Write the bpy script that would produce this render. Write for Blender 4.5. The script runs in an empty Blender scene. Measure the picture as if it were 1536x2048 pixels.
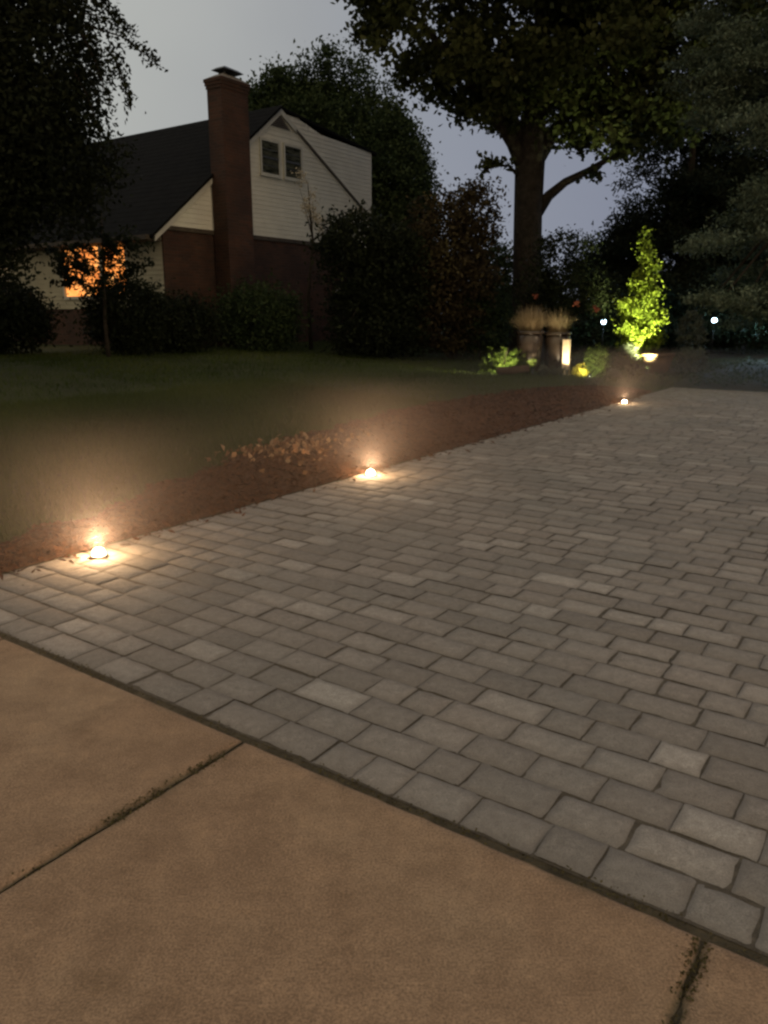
import bpy, bmesh, math, random
import numpy as np
from mathutils import Vector, Matrix

random.seed(7)
rng = np.random.default_rng(7)
scene = bpy.context.scene
COL = scene.collection
R = math.radians

# ------------------------------------------------------------------ survey frame
# The driveway, the pavement joints and the house share one pair of axes, turned 34.9 degrees
# from the direction the photographer faces (+Y).
TH = R(34.9)
AX = (math.cos(TH), -math.sin(TH))      # across the driveway (towards its right edge)
AY = (math.sin(TH), math.cos(TH))       # along the driveway, away from the street
EDGE, FAR, NEAR, RIGHT = -4.2, 16.1, 1.70, 1.35


def w2l(x, y):
    return x * AX[0] + y * AX[1], x * AY[0] + y * AY[1]


def l2w(X, Y):
    return X * AX[0] + Y * AY[0], X * AX[1] + Y * AY[1]


def sstep(a, b, v):
    t = np.clip((np.asarray(v, float) - a) / (b - a), 0, 1)
    return t * t * (3 - 2 * t)


def height_local(X, Y):
    X = np.asarray(X, float); Y = np.asarray(Y, float)
    dl = np.maximum(EDGE - X, 0)
    dr = np.maximum(X - RIGHT, 0)
    dy = np.maximum(Y - FAR, 0)
    h = 0.13 * sstep(0, 0.9, dl) + 0.47 * sstep(0.4, 12, dl)
    h = h * sstep(0, 2.6, Y - 1.75)
    h2 = 0.10 * sstep(0, 0.7, dy) + 0.25 * sstep(2, 20, dy)
    h3 = 0.12 * sstep(0, 1.5, dr) * sstep(0, 2, Y - 1.75)
    out = np.maximum(np.maximum(h, h2), h3)
    out = out + 0.02 * np.sin(X * 1.3 + 0.7 * Y) * np.sin(Y * 0.9) * sstep(0.8, 3, dl)
    return out


def ground_z(x, y):
    X, Y = w2l(x, y)
    return float(height_local(X, Y))


def bearing(k, y):                       # a point y metres ahead on the line of sight with lateral slope k
    return k * y, y


# ------------------------------------------------------------------ object helpers
def mesh_np(name, V, faces_flat, sizes, mats, parent=None, loc=None, attrs=None, smooth=False, midx=None):
    me = bpy.data.meshes.new(name)
    V = np.asarray(V, np.float32)
    sizes = np.asarray(sizes, np.int32)
    ff = np.asarray(faces_flat, np.int32)
    me.vertices.add(len(V)); me.vertices.foreach_set('co', V.ravel())
    me.loops.add(len(ff)); me.loops.foreach_set('vertex_index', ff)
    me.polygons.add(len(sizes))
    st = np.zeros(len(sizes), np.int32); st[1:] = np.cumsum(sizes)[:-1]
    me.polygons.foreach_set('loop_start', st)
    if smooth:
        me.polygons.foreach_set('use_smooth', np.ones(len(sizes), bool))
    if midx is not None:
        me.polygons.foreach_set('material_index', np.asarray(midx, np.int32))
    for k, a in (attrs or {}).items():
        at = me.attributes.new(k, 'FLOAT', 'POINT')
        at.data.foreach_set('value', np.asarray(a, np.float32))
    me.update(calc_edges=True); me.validate()
    for m in (mats if isinstance(mats, (list, tuple)) else [mats]):
        me.materials.append(m)
    o = bpy.data.objects.new(name, me); COL.objects.link(o)
    if parent is not None: o.parent = parent
    if loc is not None: o.location = loc
    return o


class MB:
    """collects shapes of ONE part"""
    def __init__(s):
        s.v = []; s.f = []

    def poly(s, pts):
        n = len(s.v); s.v += [tuple(p) for p in pts]; s.f.append(list(range(n, n + len(pts))))

    def box(s, x0, x1, y0, y1, z0, z1):
        n = len(s.v)
        s.v += [(x0, y0, z0), (x1, y0, z0), (x1, y1, z0), (x0, y1, z0), (x0, y0, z1), (x1, y0, z1), (x1, y1, z1), (x0, y1, z1)]
        s.f += [[n + i for i in q] for q in ((3, 2, 1, 0), (4, 5, 6, 7), (0, 1, 5, 4), (1, 2, 6, 5), (2, 3, 7, 6), (3, 0, 4, 7))]

    def prism(s, pts_a, pts_b):
        n = len(s.v); k = len(pts_a)
        s.v += [tuple(p) for p in pts_a] + [tuple(p) for p in pts_b]
        s.f.append([n + i for i in range(k)][::-1]); s.f.append([n + k + i for i in range(k)])
        for i in range(k):
            j = (i + 1) % k
            s.f.append([n + i, n + j, n + k + j, n + k + i])

    def tube(s, pts, rads, seg=8, lump=0.0):
        pts = [Vector(p) for p in pts]; rings = []
        for i, p in enumerate(pts):
            d = (pts[min(i + 1, len(pts) - 1)] - pts[max(i - 1, 0)]).normalized()
            ref = Vector((0, 1, 0)) if abs(d.y) < 0.9 else Vector((1, 0, 0))
            u = d.cross(ref).normalized(); w = d.cross(u)
            n = len(s.v)
            for k in range(seg):
                a = 2 * math.pi * k / seg
                r = rads[i] * (1 + lump * math.sin(3 * a + i * 0.4) + lump * random.uniform(-1, 1))
                s.v.append(tuple(p + u * (r * math.cos(a)) + w * (r * math.sin(a))))
            rings.append(n)
        for a, b in zip(rings, rings[1:]):
            for k in range(seg):
                j = (k + 1) % seg
                s.f.append([a + k, a + j, b + j, b + k])
        s.f.append([rings[0] + k for k in range(seg)][::-1]); s.f.append([rings[-1] + k for k in range(seg)])

    def lathe(s, prof, c=(0, 0, 0), seg=28, cap=True):
        rings = []
        for r, z in prof:
            n = len(s.v)
            for k in range(seg):
                a = 2 * math.pi * k / seg
                s.v.append((c[0] + r * math.cos(a), c[1] + r * math.sin(a), c[2] + z))
            rings.append(n)
        for a, b in zip(rings, rings[1:]):
            for k in range(seg):
                j = (k + 1) % seg
                s.f.append([a + k, a + j, b + j, b + k])
        if cap:
            s.f.append([rings[0] + k for k in range(seg)][::-1]); s.f.append([rings[-1] + k for k in range(seg)])

    def build(s, name, mat, parent=None, loc=None, smooth=False, bevel=0):
        me = bpy.data.meshes.new(name); me.from_pydata(s.v, [], s.f)
        bm = bmesh.new(); bm.from_mesh(me)
        bmesh.ops.recalc_face_normals(bm, faces=bm.faces)
        bm.to_mesh(me); bm.free()
        if smooth:
            me.polygons.foreach_set('use_smooth', [True] * len(me.polygons))
        me.materials.append(mat)
        o = bpy.data.objects.new(name, me); COL.objects.link(o)
        if parent is not None: o.parent = parent
        if loc is not None: o.location = loc
        if bevel:
            b = o.modifiers.new('bevel', 'BEVEL'); b.width = bevel; b.segments = 2; b.limit_method = 'ANGLE'
        return o


def thing(name, label, cat, loc=(0, 0, 0), rz=0, group=None):
    o = bpy.data.objects.new(name, None); COL.objects.link(o)
    o.empty_display_size = 0.2
    o.location = loc; o.rotation_euler = (0, 0, rz)
    return tag(o, label, cat, group)


def tag(o, label, cat, group=None):
    o['label'] = label; o['category'] = cat
    if group: o['group'] = group
    return o


def structure(o, kind='structure'):
    o['kind'] = kind
    return o


# ------------------------------------------------------------------ materials
def new_mat(name):
    m = bpy.data.materials.new(name); m.use_nodes = True
    nt = m.node_tree
    return m, nt, nt.nodes['Principled BSDF']


def N(nt, typ, **kw):
    n = nt.nodes.new(typ)
    for k, v in kw.items():
        if k in n.inputs: n.inputs[k].default_value = v
        else: setattr(n, k, v)
    return n


def ramp(nt, fac, stops):
    r = nt.nodes.new('ShaderNodeValToRGB')
    el = r.color_ramp.elements
    while len(el) < len(stops): el.new(0.5)
    for e, (p, c) in zip(el, stops):
        e.position = p; e.color = (*c, 1)
    nt.links.new(fac, r.inputs[0])
    return r.outputs[0]


def mixc(nt, fac, a, b, mode='MIX'):
    n = nt.nodes.new('ShaderNodeMix'); n.data_type = 'RGBA'; n.blend_type = mode
    for s, v in ((n.inputs[0], fac), (n.inputs[6], a), (n.inputs[7], b)):
        if hasattr(v, 'links'): nt.links.new(v, s)
        else: s.default_value = v if not isinstance(v, tuple) else (*v, 1)
    return n.outputs[2]


def noise_mat(name, c1, c2, scale=6, rough=0.85, bump=0.3, bscale=None, dist=0.02, spec=0.3, metallic=0, c3=None):
    m, nt, bs = new_mat(name)
    tc = N(nt, 'ShaderNodeTexCoord')
    n = N(nt, 'ShaderNodeTexNoise', Scale=scale, Detail=6.0, Roughness=0.6)
    nt.links.new(tc.outputs['Object'], n.inputs['Vector'])
    stops = [(0.3, c1), (0.7, c2)] if c3 is None else [(0.25, c1), (0.5, c2), (0.75, c3)]
    nt.links.new(ramp(nt, n.outputs['Fac'], stops), bs.inputs['Base Color'])
    bs.inputs['Roughness'].default_value = rough
    bs.inputs['Specular IOR Level'].default_value = spec
    bs.inputs['Metallic'].default_value = metallic
    if bump:
        b = N(nt, 'ShaderNodeTexNoise', Scale=bscale or scale * 6, Detail=8.0)
        nt.links.new(tc.outputs['Object'], b.inputs['Vector'])
        bp = N(nt, 'ShaderNodeBump', Strength=bump, Distance=dist)
        nt.links.new(b.outputs['Fac'], bp.inputs['Height'])
        nt.links.new(bp.outputs['Normal'], bs.inputs['Normal'])
    return m


def leaf_mat(name, c1, c2, c3=None, trans=0.25, rough=0.6):
    m, nt, bs = new_mat(name)
    at = N(nt, 'ShaderNodeAttribute', attribute_name='tint')
    stops = [(0.0, c1), (1.0, c2)] if c3 is None else [(0.0, c1), (0.6, c2), (1.0, c3)]
    col = ramp(nt, at.outputs['Fac'], stops)
    nt.links.new(col, bs.inputs['Base Color'])
    bs.inputs['Roughness'].default_value = rough
    bs.inputs['Specular IOR Level'].default_value = 0.1
    tr = N(nt, 'ShaderNodeBsdfTranslucent'); nt.links.new(col, tr.inputs['Color'])
    mx = N(nt, 'ShaderNodeMixShader', Fac=trans)
    nt.links.new(bs.outputs[0], mx.inputs[1]); nt.links.new(tr.outputs[0], mx.inputs[2])
    nt.links.new(mx.outputs[0], nt.nodes['Material Output'].inputs['Surface'])
    return m


def emit_mat(name, col, strength):
    m, nt, bs = new_mat(name)
    bs.inputs['Base Color'].default_value = (*[min(1, c) for c in col], 1)
    bs.inputs['Emission Color'].default_value = (*col, 1)
    bs.inputs['Emission Strength'].default_value = strength
    return m


def brick_mat(name):
    m, nt, bs = new_mat(name)
    tc = N(nt, 'ShaderNodeTexCoord'); sep = N(nt, 'ShaderNodeSeparateXYZ')
    nt.links.new(tc.outputs['Object'], sep.inputs[0])
    add = N(nt, 'ShaderNodeMath', operation='ADD')
    nt.links.new(sep.outputs[0], add.inputs[0]); nt.links.new(sep.outputs[1], add.inputs[1])
    cmb = N(nt, 'ShaderNodeCombineXYZ')
    nt.links.new(add.outputs[0], cmb.inputs[0]); nt.links.new(sep.outputs[2], cmb.inputs[1])
    br = N(nt, 'ShaderNodeTexBrick', Scale=1.0)
    br.inputs['Color1'].default_value = (0.060, 0.024, 0.013, 1)
    br.inputs['Color2'].default_value = (0.034, 0.016, 0.010, 1)
    br.inputs['Mortar'].default_value = (0.050, 0.037, 0.026, 1)
    br.inputs['Brick Width'].default_value = 0.215; br.inputs['Row Height'].default_value = 0.075
    br.inputs['Mortar Size'].default_value = 0.006; br.inputs['Mortar Smooth'].default_value = 0.3
    nt.links.new(cmb.outputs[0], br.inputs['Vector'])
    n = N(nt, 'ShaderNodeTexNoise', Scale=1.6, Detail=6.0); nt.links.new(tc.outputs['Object'], n.inputs['Vector'])
    dark = ramp(nt, n.outputs['Fac'], [(0.3, (0.55, 0.5, 0.5)), (0.7, (1.15, 1.1, 1.05))])
    nt.links.new(mixc(nt, 1.0, br.outputs['Color'], dark, 'MULTIPLY'), bs.inputs['Base Color'])
    bs.inputs['Roughness'].default_value = 0.9
    bp = N(nt, 'ShaderNodeBump', Strength=0.6, Distance=0.01, invert=True)
    nt.links.new(br.outputs['Fac'], bp.inputs['Height']); nt.links.new(bp.outputs['Normal'], bs.inputs['Normal'])
    return m


def paver_mat():
    m, nt, bs = new_mat('tumbled concrete paver')
    tc = N(nt, 'ShaderNodeTexCoord')
    at = N(nt, 'ShaderNodeAttribute', attribute_name='tint')
    base = ramp(nt, at.outputs['Fac'], [(0.0, (0.225, 0.204, 0.182)), (0.45, (0.275, 0.250, 0.224)), (0.8, (0.330, 0.302, 0.272)), (1.0, (0.42, 0.388, 0.352))])
    n1 = N(nt, 'ShaderNodeTexNoise', Scale=1.1, Detail=5.0); nt.links.new(tc.outputs['Object'], n1.inputs['Vector'])
    big = ramp(nt, n1.outputs['Fac'], [(0.3, (0.86, 0.88, 0.86)), (0.7, (1.1, 1.05, 1.0))])
    n2 = N(nt, 'ShaderNodeTexNoise', Scale=26.0, Detail=8.0, Roughness=0.7); nt.links.new(tc.outputs['Object'], n2.inputs['Vector'])
    fine = ramp(nt, n2.outputs['Fac'], [(0.28, (0.72, 0.71, 0.70)), (0.6, (1.03, 1.03, 1.02)), (0.78, (1.3, 1.28, 1.25))])
    n3 = N(nt, 'ShaderNodeTexNoise', Scale=230.0, Detail=4.0); nt.links.new(tc.outputs['Object'], n3.inputs['Vector'])
    grit = ramp(nt, n3.outputs['Fac'], [(0.32, (0.72, 0.72, 0.72)), (0.68, (1.28, 1.28, 1.28))])
    c = mixc(nt, 1.0, mixc(nt, 1.0, mixc(nt, 1.0, base, big, 'MULTIPLY'), fine, 'MULTIPLY'), grit, 'MULTIPLY')
    ed = N(nt, 'ShaderNodeAttribute', attribute_name='edge')
    c = mixc(nt, ed.outputs['Fac'], c, (0.175, 0.156, 0.134))
    nt.links.new(c, bs.inputs['Base Color'])
    bs.inputs['Roughness'].default_value = 0.85; bs.inputs['Specular IOR Level'].default_value = 0.3
    bp = N(nt, 'ShaderNodeBump', Strength=0.55, Distance=0.006); nt.links.new(n2.outputs['Fac'], bp.inputs['Height'])
    bp2 = N(nt, 'ShaderNodeBump', Strength=0.4, Distance=0.002); nt.links.new(n3.outputs['Fac'], bp2.inputs['Height'])
    nt.links.new(bp.outputs['Normal'], bp2.inputs['Normal']); nt.links.new(bp2.outputs['Normal'], bs.inputs['Normal'])
    return m


def concrete_mat():
    m, nt, bs = new_mat('worn sidewalk concrete')
    tc = N(nt, 'ShaderNodeTexCoord')
    def nz(s, d=6.0, r=0.6):
        n = N(nt, 'ShaderNodeTexNoise', Scale=s, Detail=d, Roughness=r); nt.links.new(tc.outputs['Object'], n.inputs['Vector']); return n.outputs['Fac']
    base = ramp(nt, nz(0.9), [(0.28, (0.280, 0.178, 0.106)), (0.5, (0.335, 0.220, 0.132)), (0.72, (0.365, 0.256, 0.158))])
    mid = nz(7.0, 8.0, 0.68)
    c = mixc(nt, 1.0, base, ramp(nt, mid, [(0.25, (0.70, 0.68, 0.66)), (0.55, (1.0, 1.0, 1.0)), (0.75, (1.2, 1.18, 1.14))]), 'MULTIPLY')
    grit = nz(160.0, 5.0)
    c = mixc(nt, 1.0, c, ramp(nt, grit, [(0.3, (0.58, 0.58, 0.58)), (0.7, (1.4, 1.4, 1.4))]), 'MULTIPLY')
    g2 = nz(34.0, 7.0, 0.75)
    c = mixc(nt, 1.0, c, ramp(nt, g2, [(0.3, (0.88, 0.87, 0.86)), (0.55, (1.0, 1.0, 1.0)), (0.7, (1.16, 1.15, 1.12))]), 'MULTIPLY')
    sp = N(nt, 'ShaderNodeTexVoronoi', Scale=38.0); nt.links.new(tc.outputs['Object'], sp.inputs['Vector'])
    spots = ramp(nt, sp.outputs['Distance'], [(0.05, (0.62, 0.6, 0.58)), (0.13, (1, 1, 1))])
    c = mixc(nt, 0.45, c, mixc(nt, 1.0, c, spots, 'MULTIPLY'))
    st = ramp(nt, nz(2.6, 7.0, 0.7), [(0.60, (1, 1, 1)), (0.72, (0.74, 0.72, 0.66))])
    c = mixc(nt, 1.0, c, st, 'MULTIPLY')
    ed = N(nt, 'ShaderNodeAttribute', attribute_name='edge')
    c = mixc(nt, ed.outputs['Fac'], c, (0.085, 0.072, 0.036))
    nt.links.new(c, bs.inputs['Base Color'])
    bs.inputs['Roughness'].default_value = 0.82; bs.inputs['Specular IOR Level'].default_value = 0.3
    bp = N(nt, 'ShaderNodeBump', Strength=0.5, Distance=0.004); nt.links.new(mid, bp.inputs['Height'])
    bp2 = N(nt, 'ShaderNodeBump', Strength=0.5, Distance=0.002); nt.links.new(grit, bp2.inputs['Height'])
    nt.links.new(bp.outputs['Normal'], bp2.inputs['Normal']); nt.links.new(bp2.outputs['Normal'], bs.inputs['Normal'])
    return m


M = dict(
    soil=noise_mat('damp soil', (0.018, 0.013, 0.008), (0.045, 0.033, 0.020), 9, 0.95, 0.8, 60),
    jointdirt=noise_mat('joint dirt', (0.050, 0.040, 0.022), (0.115, 0.092, 0.055), 14, 0.95, 0.8, 80),
    lawn=noise_mat('lawn turf', (0.022, 0.030, 0.008), (0.050, 0.058, 0.016), 1.3, 0.95, 0.8, 90, 0.03),
    bed=noise_mat('planting bed earth', (0.016, 0.015, 0.009), (0.045, 0.038, 0.022), 2.5, 0.95, 0.8, 40, 0.03),
    mulch=noise_mat('shredded bark bed', (0.050, 0.020, 0.008), (0.150, 0.062, 0.024), 24, 0.95, 1.0, 60, 0.03),
    paver=paver_mat(), concrete=concrete_mat(),
    sand=noise_mat('joint sand', (0.070, 0.058, 0.042), (0.140, 0.118, 0.088), 30, 0.95, 0.5, 120),
    brick=brick_mat('old brick'),
    siding=noise_mat('painted siding', (0.53, 0.52, 0.455), (0.62, 0.61, 0.535), 2.2, 0.6, 0.12, 40, 0.004),
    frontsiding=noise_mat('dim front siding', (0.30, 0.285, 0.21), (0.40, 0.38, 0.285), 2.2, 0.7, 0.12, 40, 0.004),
    trim=noise_mat('painted trim', (0.40, 0.40, 0.36), (0.50, 0.50, 0.45), 5, 0.55, 0.08, 50, 0.003),
    darktrim=noise_mat('weathered dark trim', (0.035, 0.028, 0.020), (0.07, 0.055, 0.04), 6, 0.7, 0.2, 40, 0.003),
    roof=noise_mat('asphalt shingles', (0.004, 0.004, 0.004), (0.009, 0.0088, 0.0085), 3.5, 0.92, 0.7, 45, 0.012, 0.06),
    metal=noise_mat('galvanised sheet', (0.05, 0.05, 0.05), (0.12, 0.12, 0.115), 6, 0.5, 0.1, 40, 0.003, 0.5, 0.7),
    mortar=noise_mat('mortar crown', (0.12, 0.11, 0.10), (0.22, 0.20, 0.18), 8, 0.9, 0.5, 50),
    bark=noise_mat('deep furrowed bark', (0.012, 0.010, 0.0085), (0.034, 0.029, 0.024), 7, 0.95, 1.0, 16, 0.05),
    barkdark=noise_mat('dark bark', (0.014, 0.011, 0.008), (0.04, 0.032, 0.024), 9, 0.95, 0.9, 24, 0.03),
    glaze=noise_mat('dark brown glaze', (0.018, 0.013, 0.010), (0.038, 0.028, 0.022), 4, 0.24, 0.08, 20, 0.01, 0.6),
    glazemark=noise_mat('pale worn marks', (0.22, 0.18, 0.14), (0.34, 0.28, 0.22), 40, 0.6, 0.0),
    terracotta=noise_mat('dull terracotta', (0.050, 0.030, 0.020), (0.105, 0.062, 0.042), 6, 0.8, 0.3, 40),
    whitewood=noise_mat('pale weathered wood', (0.50, 0.38, 0.27), (0.72, 0.60, 0.46), 12, 0.75, 0.3, 30, 0.01),
    logwood=noise_mat('split log wood', (0.035, 0.022, 0.015), (0.10, 0.068, 0.048), 9, 0.9, 0.5, 30, 0.01),
    blackmetal=noise_mat('black powder coat', (0.003, 0.003, 0.003), (0.006, 0.006, 0.006), 8, 0.45, 0.1, 50, 0.002),
    brass=noise_mat('brushed bezel', (0.22, 0.20, 0.17), (0.34, 0.31, 0.27), 14, 0.4, 0.1, 60, 0.001, 0.5, 0.9),
    lens=emit_mat('warm lamp lens', (1.0, 0.80, 0.52), 60.0),
    coollens=emit_mat('cool lamp globe', (0.62, 0.85, 1.0), 14.0),
    spotlens=emit_mat('spotlight lens', (0.95, 1.0, 0.75), 5.0),
    leaf_oak=leaf_mat('oak leaves', (0.020, 0.027, 0.010), (0.042, 0.052, 0.018), (0.065, 0.072, 0.028)),
    leaf_dark=leaf_mat('dark leaves', (0.008, 0.012, 0.0055), (0.020, 0.026, 0.012)),
    leaf_ever=leaf_mat('evergreen sprays', (0.016, 0.028, 0.012), (0.034, 0.054, 0.022), (0.05, 0.07, 0.028)),
    leaf_olive=leaf_mat('layered olive leaves', (0.030, 0.042, 0.028), (0.092, 0.128, 0.090), (0.19, 0.245, 0.185)),
    leaf_red=leaf_mat('dark red leaves', (0.020, 0.015, 0.009), (0.044, 0.034, 0.018), (0.080, 0.066, 0.034)),
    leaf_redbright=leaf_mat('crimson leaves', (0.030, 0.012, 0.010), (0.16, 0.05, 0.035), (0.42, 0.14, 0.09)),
    leaf_lime=leaf_mat('fresh green leaves', (0.085, 0.120, 0.018), (0.18, 0.235, 0.030), (0.27, 0.32, 0.05), 0.35),
    leaf_box=leaf_mat('boxwood leaves', (0.045, 0.075, 0.016), (0.12, 0.16, 0.035), None, 0.3),
    leaf_yellow=leaf_mat('yellow blooms', (0.30, 0.27, 0.03), (0.60, 0.50, 0.08), None, 0.3),
    leaf_dapple=leaf_mat('light fleck', (0.30, 0.27, 0.20), (0.62, 0.56, 0.44), None, 0.3),
    leaf_grey=leaf_mat('grey green leaves', (0.060, 0.070, 0.050), (0.14, 0.15, 0.115), None, 0.2),
    drygrass=leaf_mat('dry grass', (0.20, 0.150, 0.085), (0.38, 0.300, 0.18), (0.50, 0.42, 0.28), 0.3),
    grass=leaf_mat('grass blades', (0.026, 0.042, 0.010), (0.056, 0.080, 0.020), (0.085, 0.098, 0.030), 0.3, 0.7),
    dryleaf=leaf_mat('dry curled leaves', (0.12, 0.062, 0.030), (0.26, 0.140, 0.068), (0.38, 0.24, 0.13), 0.2),
    chip=leaf_mat('bark chips', (0.035, 0.014, 0.006), (0.095, 0.038, 0.015), (0.14, 0.060, 0.026), 0.0, 0.9),
    moss=leaf_mat('moss', (0.050, 0.042, 0.016), (0.120, 0.102, 0.045), None, 0.1, 0.9),
)


def glass_mat():
    m, nt, bs = new_mat('dark window glass')
    tc = N(nt, 'ShaderNodeTexCoord')
    n = N(nt, 'ShaderNodeTexNoise', Scale=2.3, Detail=4.0); nt.links.new(tc.outputs['Object'], n.inputs['Vector'])
    mp = N(nt, 'ShaderNodeMapping'); mp.inputs['Scale'].default_value = (1, 1.2, 9.0)
    nt.links.new(tc.outputs['Object'], mp.inputs['Vector']); nt.links.new(mp.outputs[0], n.inputs['Vector'])
    nt.links.new(ramp(nt, n.outputs['Fac'], [(0.35, (0.010, 0.012, 0.009)), (0.62, (0.085, 0.090, 0.070))]), bs.inputs['Base Color'])
    bs.inputs['Roughness'].default_value = 0.12; bs.inputs['Specular IOR Level'].default_value = 0.35
    return m


def lit_window_mat():
    m, nt, bs = new_mat('lamp lit curtain behind glass')
    tc = N(nt, 'ShaderNodeTexCoord')
    n = N(nt, 'ShaderNodeTexNoise', Scale=1.7, Detail=4.0); nt.links.new(tc.outputs['Object'], n.inputs['Vector'])
    c = ramp(nt, n.outputs['Fac'], [(0.3, (0.42, 0.09, 0.012)), (0.5, (0.85, 0.25, 0.04)), (0.68, (1.0, 0.46, 0.13))])
    bs.inputs['Base Color'].default_value = (0.3, 0.18, 0.08, 1)
    nt.links.new(c, bs.inputs['Emission Color']); bs.inputs['Emission Strength'].default_value = 1.6
    bs.inputs['Roughness'].default_value = 0.3
    return m


M['glass'] = glass_mat(); M['litglass'] = lit_window_mat()

# ------------------------------------------------------------------ foliage
def unit(n):
    v = rng.normal(size=(n, 3)); return v / np.linalg.norm(v, axis=1)[:, None]


def leaves(name, C, size, mat, parent, tint=None, aspect=0.55, upbias=0.3, along=None, jitter=0.35, origin=(0, 0, 0)):
    """every row of C one folded leaf"""
    C = np.asarray(C, float) - np.asarray(origin, float); n = len(C)
    nrm = unit(n); nrm[:, 2] += upbias; nrm /= np.linalg.norm(nrm, axis=1)[:, None]
    t = unit(n) if along is None else along + 0.35 * unit(n)
    t -= nrm * (t * nrm).sum(1)[:, None]; t /= np.linalg.norm(t, axis=1)[:, None] + 1e-9
    b = np.cross(nrm, t)
    L = size * (1 + jitter * rng.uniform(-1, 1, n)); L = L[:, None]
    W = L * aspect * 0.5
    up = nrm * (L * rng.uniform(-0.05, 0.22, n)[:, None])
    V = np.empty((n, 4, 3))
    V[:, 0] = C - t * L * 0.5
    V[:, 1] = C + b * W + up - t * L * 0.05
    V[:, 2] = C + t * L * 0.5
    V[:, 3] = C - b * W + up - t * L * 0.05
    idx = np.arange(n)[:, None] * 4
    F = np.concatenate([idx + [0, 1, 2], idx + [0, 2, 3]], axis=1).ravel()
    tt = rng.uniform(0, 1, n) if tint is None else np.clip(tint, 0, 1)
    return mesh_np(name, V.reshape(-1, 3), F, np.full(2 * n, 3), mat, parent, attrs={'tint': np.repeat(tt, 4)})


def clusters(blobs, n_clu, per, sig, shell=0.6, flat=1.0, keep=None):
    """leaf centres in clumps spread through ellipsoids (cx,cy,cz,rx,ry,rz)"""
    B = np.array(blobs, float); vol = (B[:, 3] * B[:, 4] * B[:, 5]) ** 0.8; p = vol / vol.sum()
    k = rng.choice(len(B), n_clu, p=p)
    r = rng.uniform(0, 1, n_clu) ** (1 / 3.0); r = r * (1 - shell) + shell * (0.55 + 0.45 * rng.uniform(0, 1, n_clu) ** 0.5)
    cc = B[k, :3] + unit(n_clu) * r[:, None] * B[k, 3:6]
    if keep is not None: cc = cc[keep(cc)]
    m = len(cc)
    cnt = rng.poisson(per, m)
    own = np.repeat(np.arange(m), cnt)
    s = sig * rng.uniform(0.6, 1.3, m)
    off = rng.normal(size=(len(own), 3)) * s[own][:, None]; off[:, 2] *= flat
    P = cc[own] + off
    ct = rng.uniform(0, 1, m)
    tint = 0.6 * ct[own] + 0.4 * rng.uniform(0, 1, len(own)) + 0.12 * off[:, 2] / sig
    return P, tint, cc


def limbs(base, targets, r0, n_per=5, fork_z=None):
    """tapered curved limbs from the stem to some clump centres"""
    mb = MB()
    for tg in targets:
        b = Vector(base); t = Vector(tg)
        pts = []
        for i in range(n_per + 1):
            s = i / n_per
            q = b.lerp(t, s); q.z = b.z + (t.z - b.z) * s ** 0.8
            q += Vector((random.uniform(-1, 1), random.uniform(-1, 1), random.uniform(-.6, .6))) * 0.10 * (t - b).length * s * (1 - s)
            pts.append(q)
        mb.tube(pts, [r0 * (1 - 0.86 * i / n_per) for i in range(n_per + 1)], 6, 0.06)
    return mb


def tree(name, label, base, trunk_pts, trunk_r, blobs, n_clu, per, sig, size, lmat, bmat, n_limbs=10, group=None, cat='tree', shell=0.6, flat=0.7, upbias=0.4, aspect=0.55, keep=None, limb_r=None, along_down=False):
    z = ground_z(*base[:2]) - 0.05 if len(base) == 2 else base[2]
    org = (base[0], base[1], z)
    t = thing(name, label, cat, org, 0, group)
    P, tint, cc = clusters(blobs, n_clu, per, sig, shell, flat, keep)
    along = None
    if along_down:
        along = np.tile(np.array([[0, 0, -1.0]]), (len(P), 1))
    leaves('crown', P, size, lmat, t, tint, aspect, upbias, along, origin=org)
    mb = MB()
    loc = [(p[0] - org[0], p[1] - org[1], p[2] - org[2]) for p in trunk_pts]
    mb.tube(loc, trunk_r, 12, 0.03)
    tg = cc[rng.choice(len(cc), min(n_limbs, len(cc)), replace=False)]
    tl = []
    for g in tg:
        k = min(range(len(loc)), key=lambda i: abs(loc[i][2] + org[2] - (g[2] - 0.8)))
        k = max(k, len(loc) // 2)
        lb = limbs(loc[k], [(g - np.array(org))], (limb_r or trunk_r[k] * 0.4))
        n = len(mb.v); mb.v += lb.v; mb.f += [[i + n for i in f] for f in lb.f]
    mb.build('trunk', bmat, t, smooth=True)
    return t


def shrub(name, label, c, r, n_clu, per, sig, size, lmat, group=None, cat='shrub', upbias=0.3, aspect=0.5, stems=5, shell=0.7, blobs=None):
    """bush: foliage on a few woody stems"""
    z = ground_z(c[0], c[1]) - 0.03
    org = (c[0], c[1], z)
    t = thing(name, label, cat, org, 0, group)
    bl = blobs or [(c[0], c[1], z + r[2], r[0], r[1], r[2])]
    P, tint, cc = clusters(bl, n_clu, per, sig, shell)
    P = P[P[:, 2] > z + 0.02]; tint = rng.uniform(0, 1, len(P)) if len(tint) != len(P) else tint
    leaves('foliage', P, size, lmat, t, tint, aspect, upbias, origin=org)
    tg = cc[rng.choice(len(cc), min(stems, len(cc)), replace=False)] - np.array(org)
    limbs((0, 0, 0), list(tg), 0.025 + 0.012 * r[2]).build('stem', M['barkdark'], t, smooth=True)
    return t


# ================================================================== SETTING
def cuts(*segs):
    out = []
    for a, b, n in segs: out += list(np.linspace(a, b, n, endpoint=False))
    out.append(segs[-1][1]); return np.array(out)


# far ground to the horizon
g = MB(); g.poly([(-900, -900, -0.09), (900, -900, -0.09), (900, 900, -0.09), (-900, 900, -0.09)])
structure(g.build('ground', M['soil']))

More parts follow.
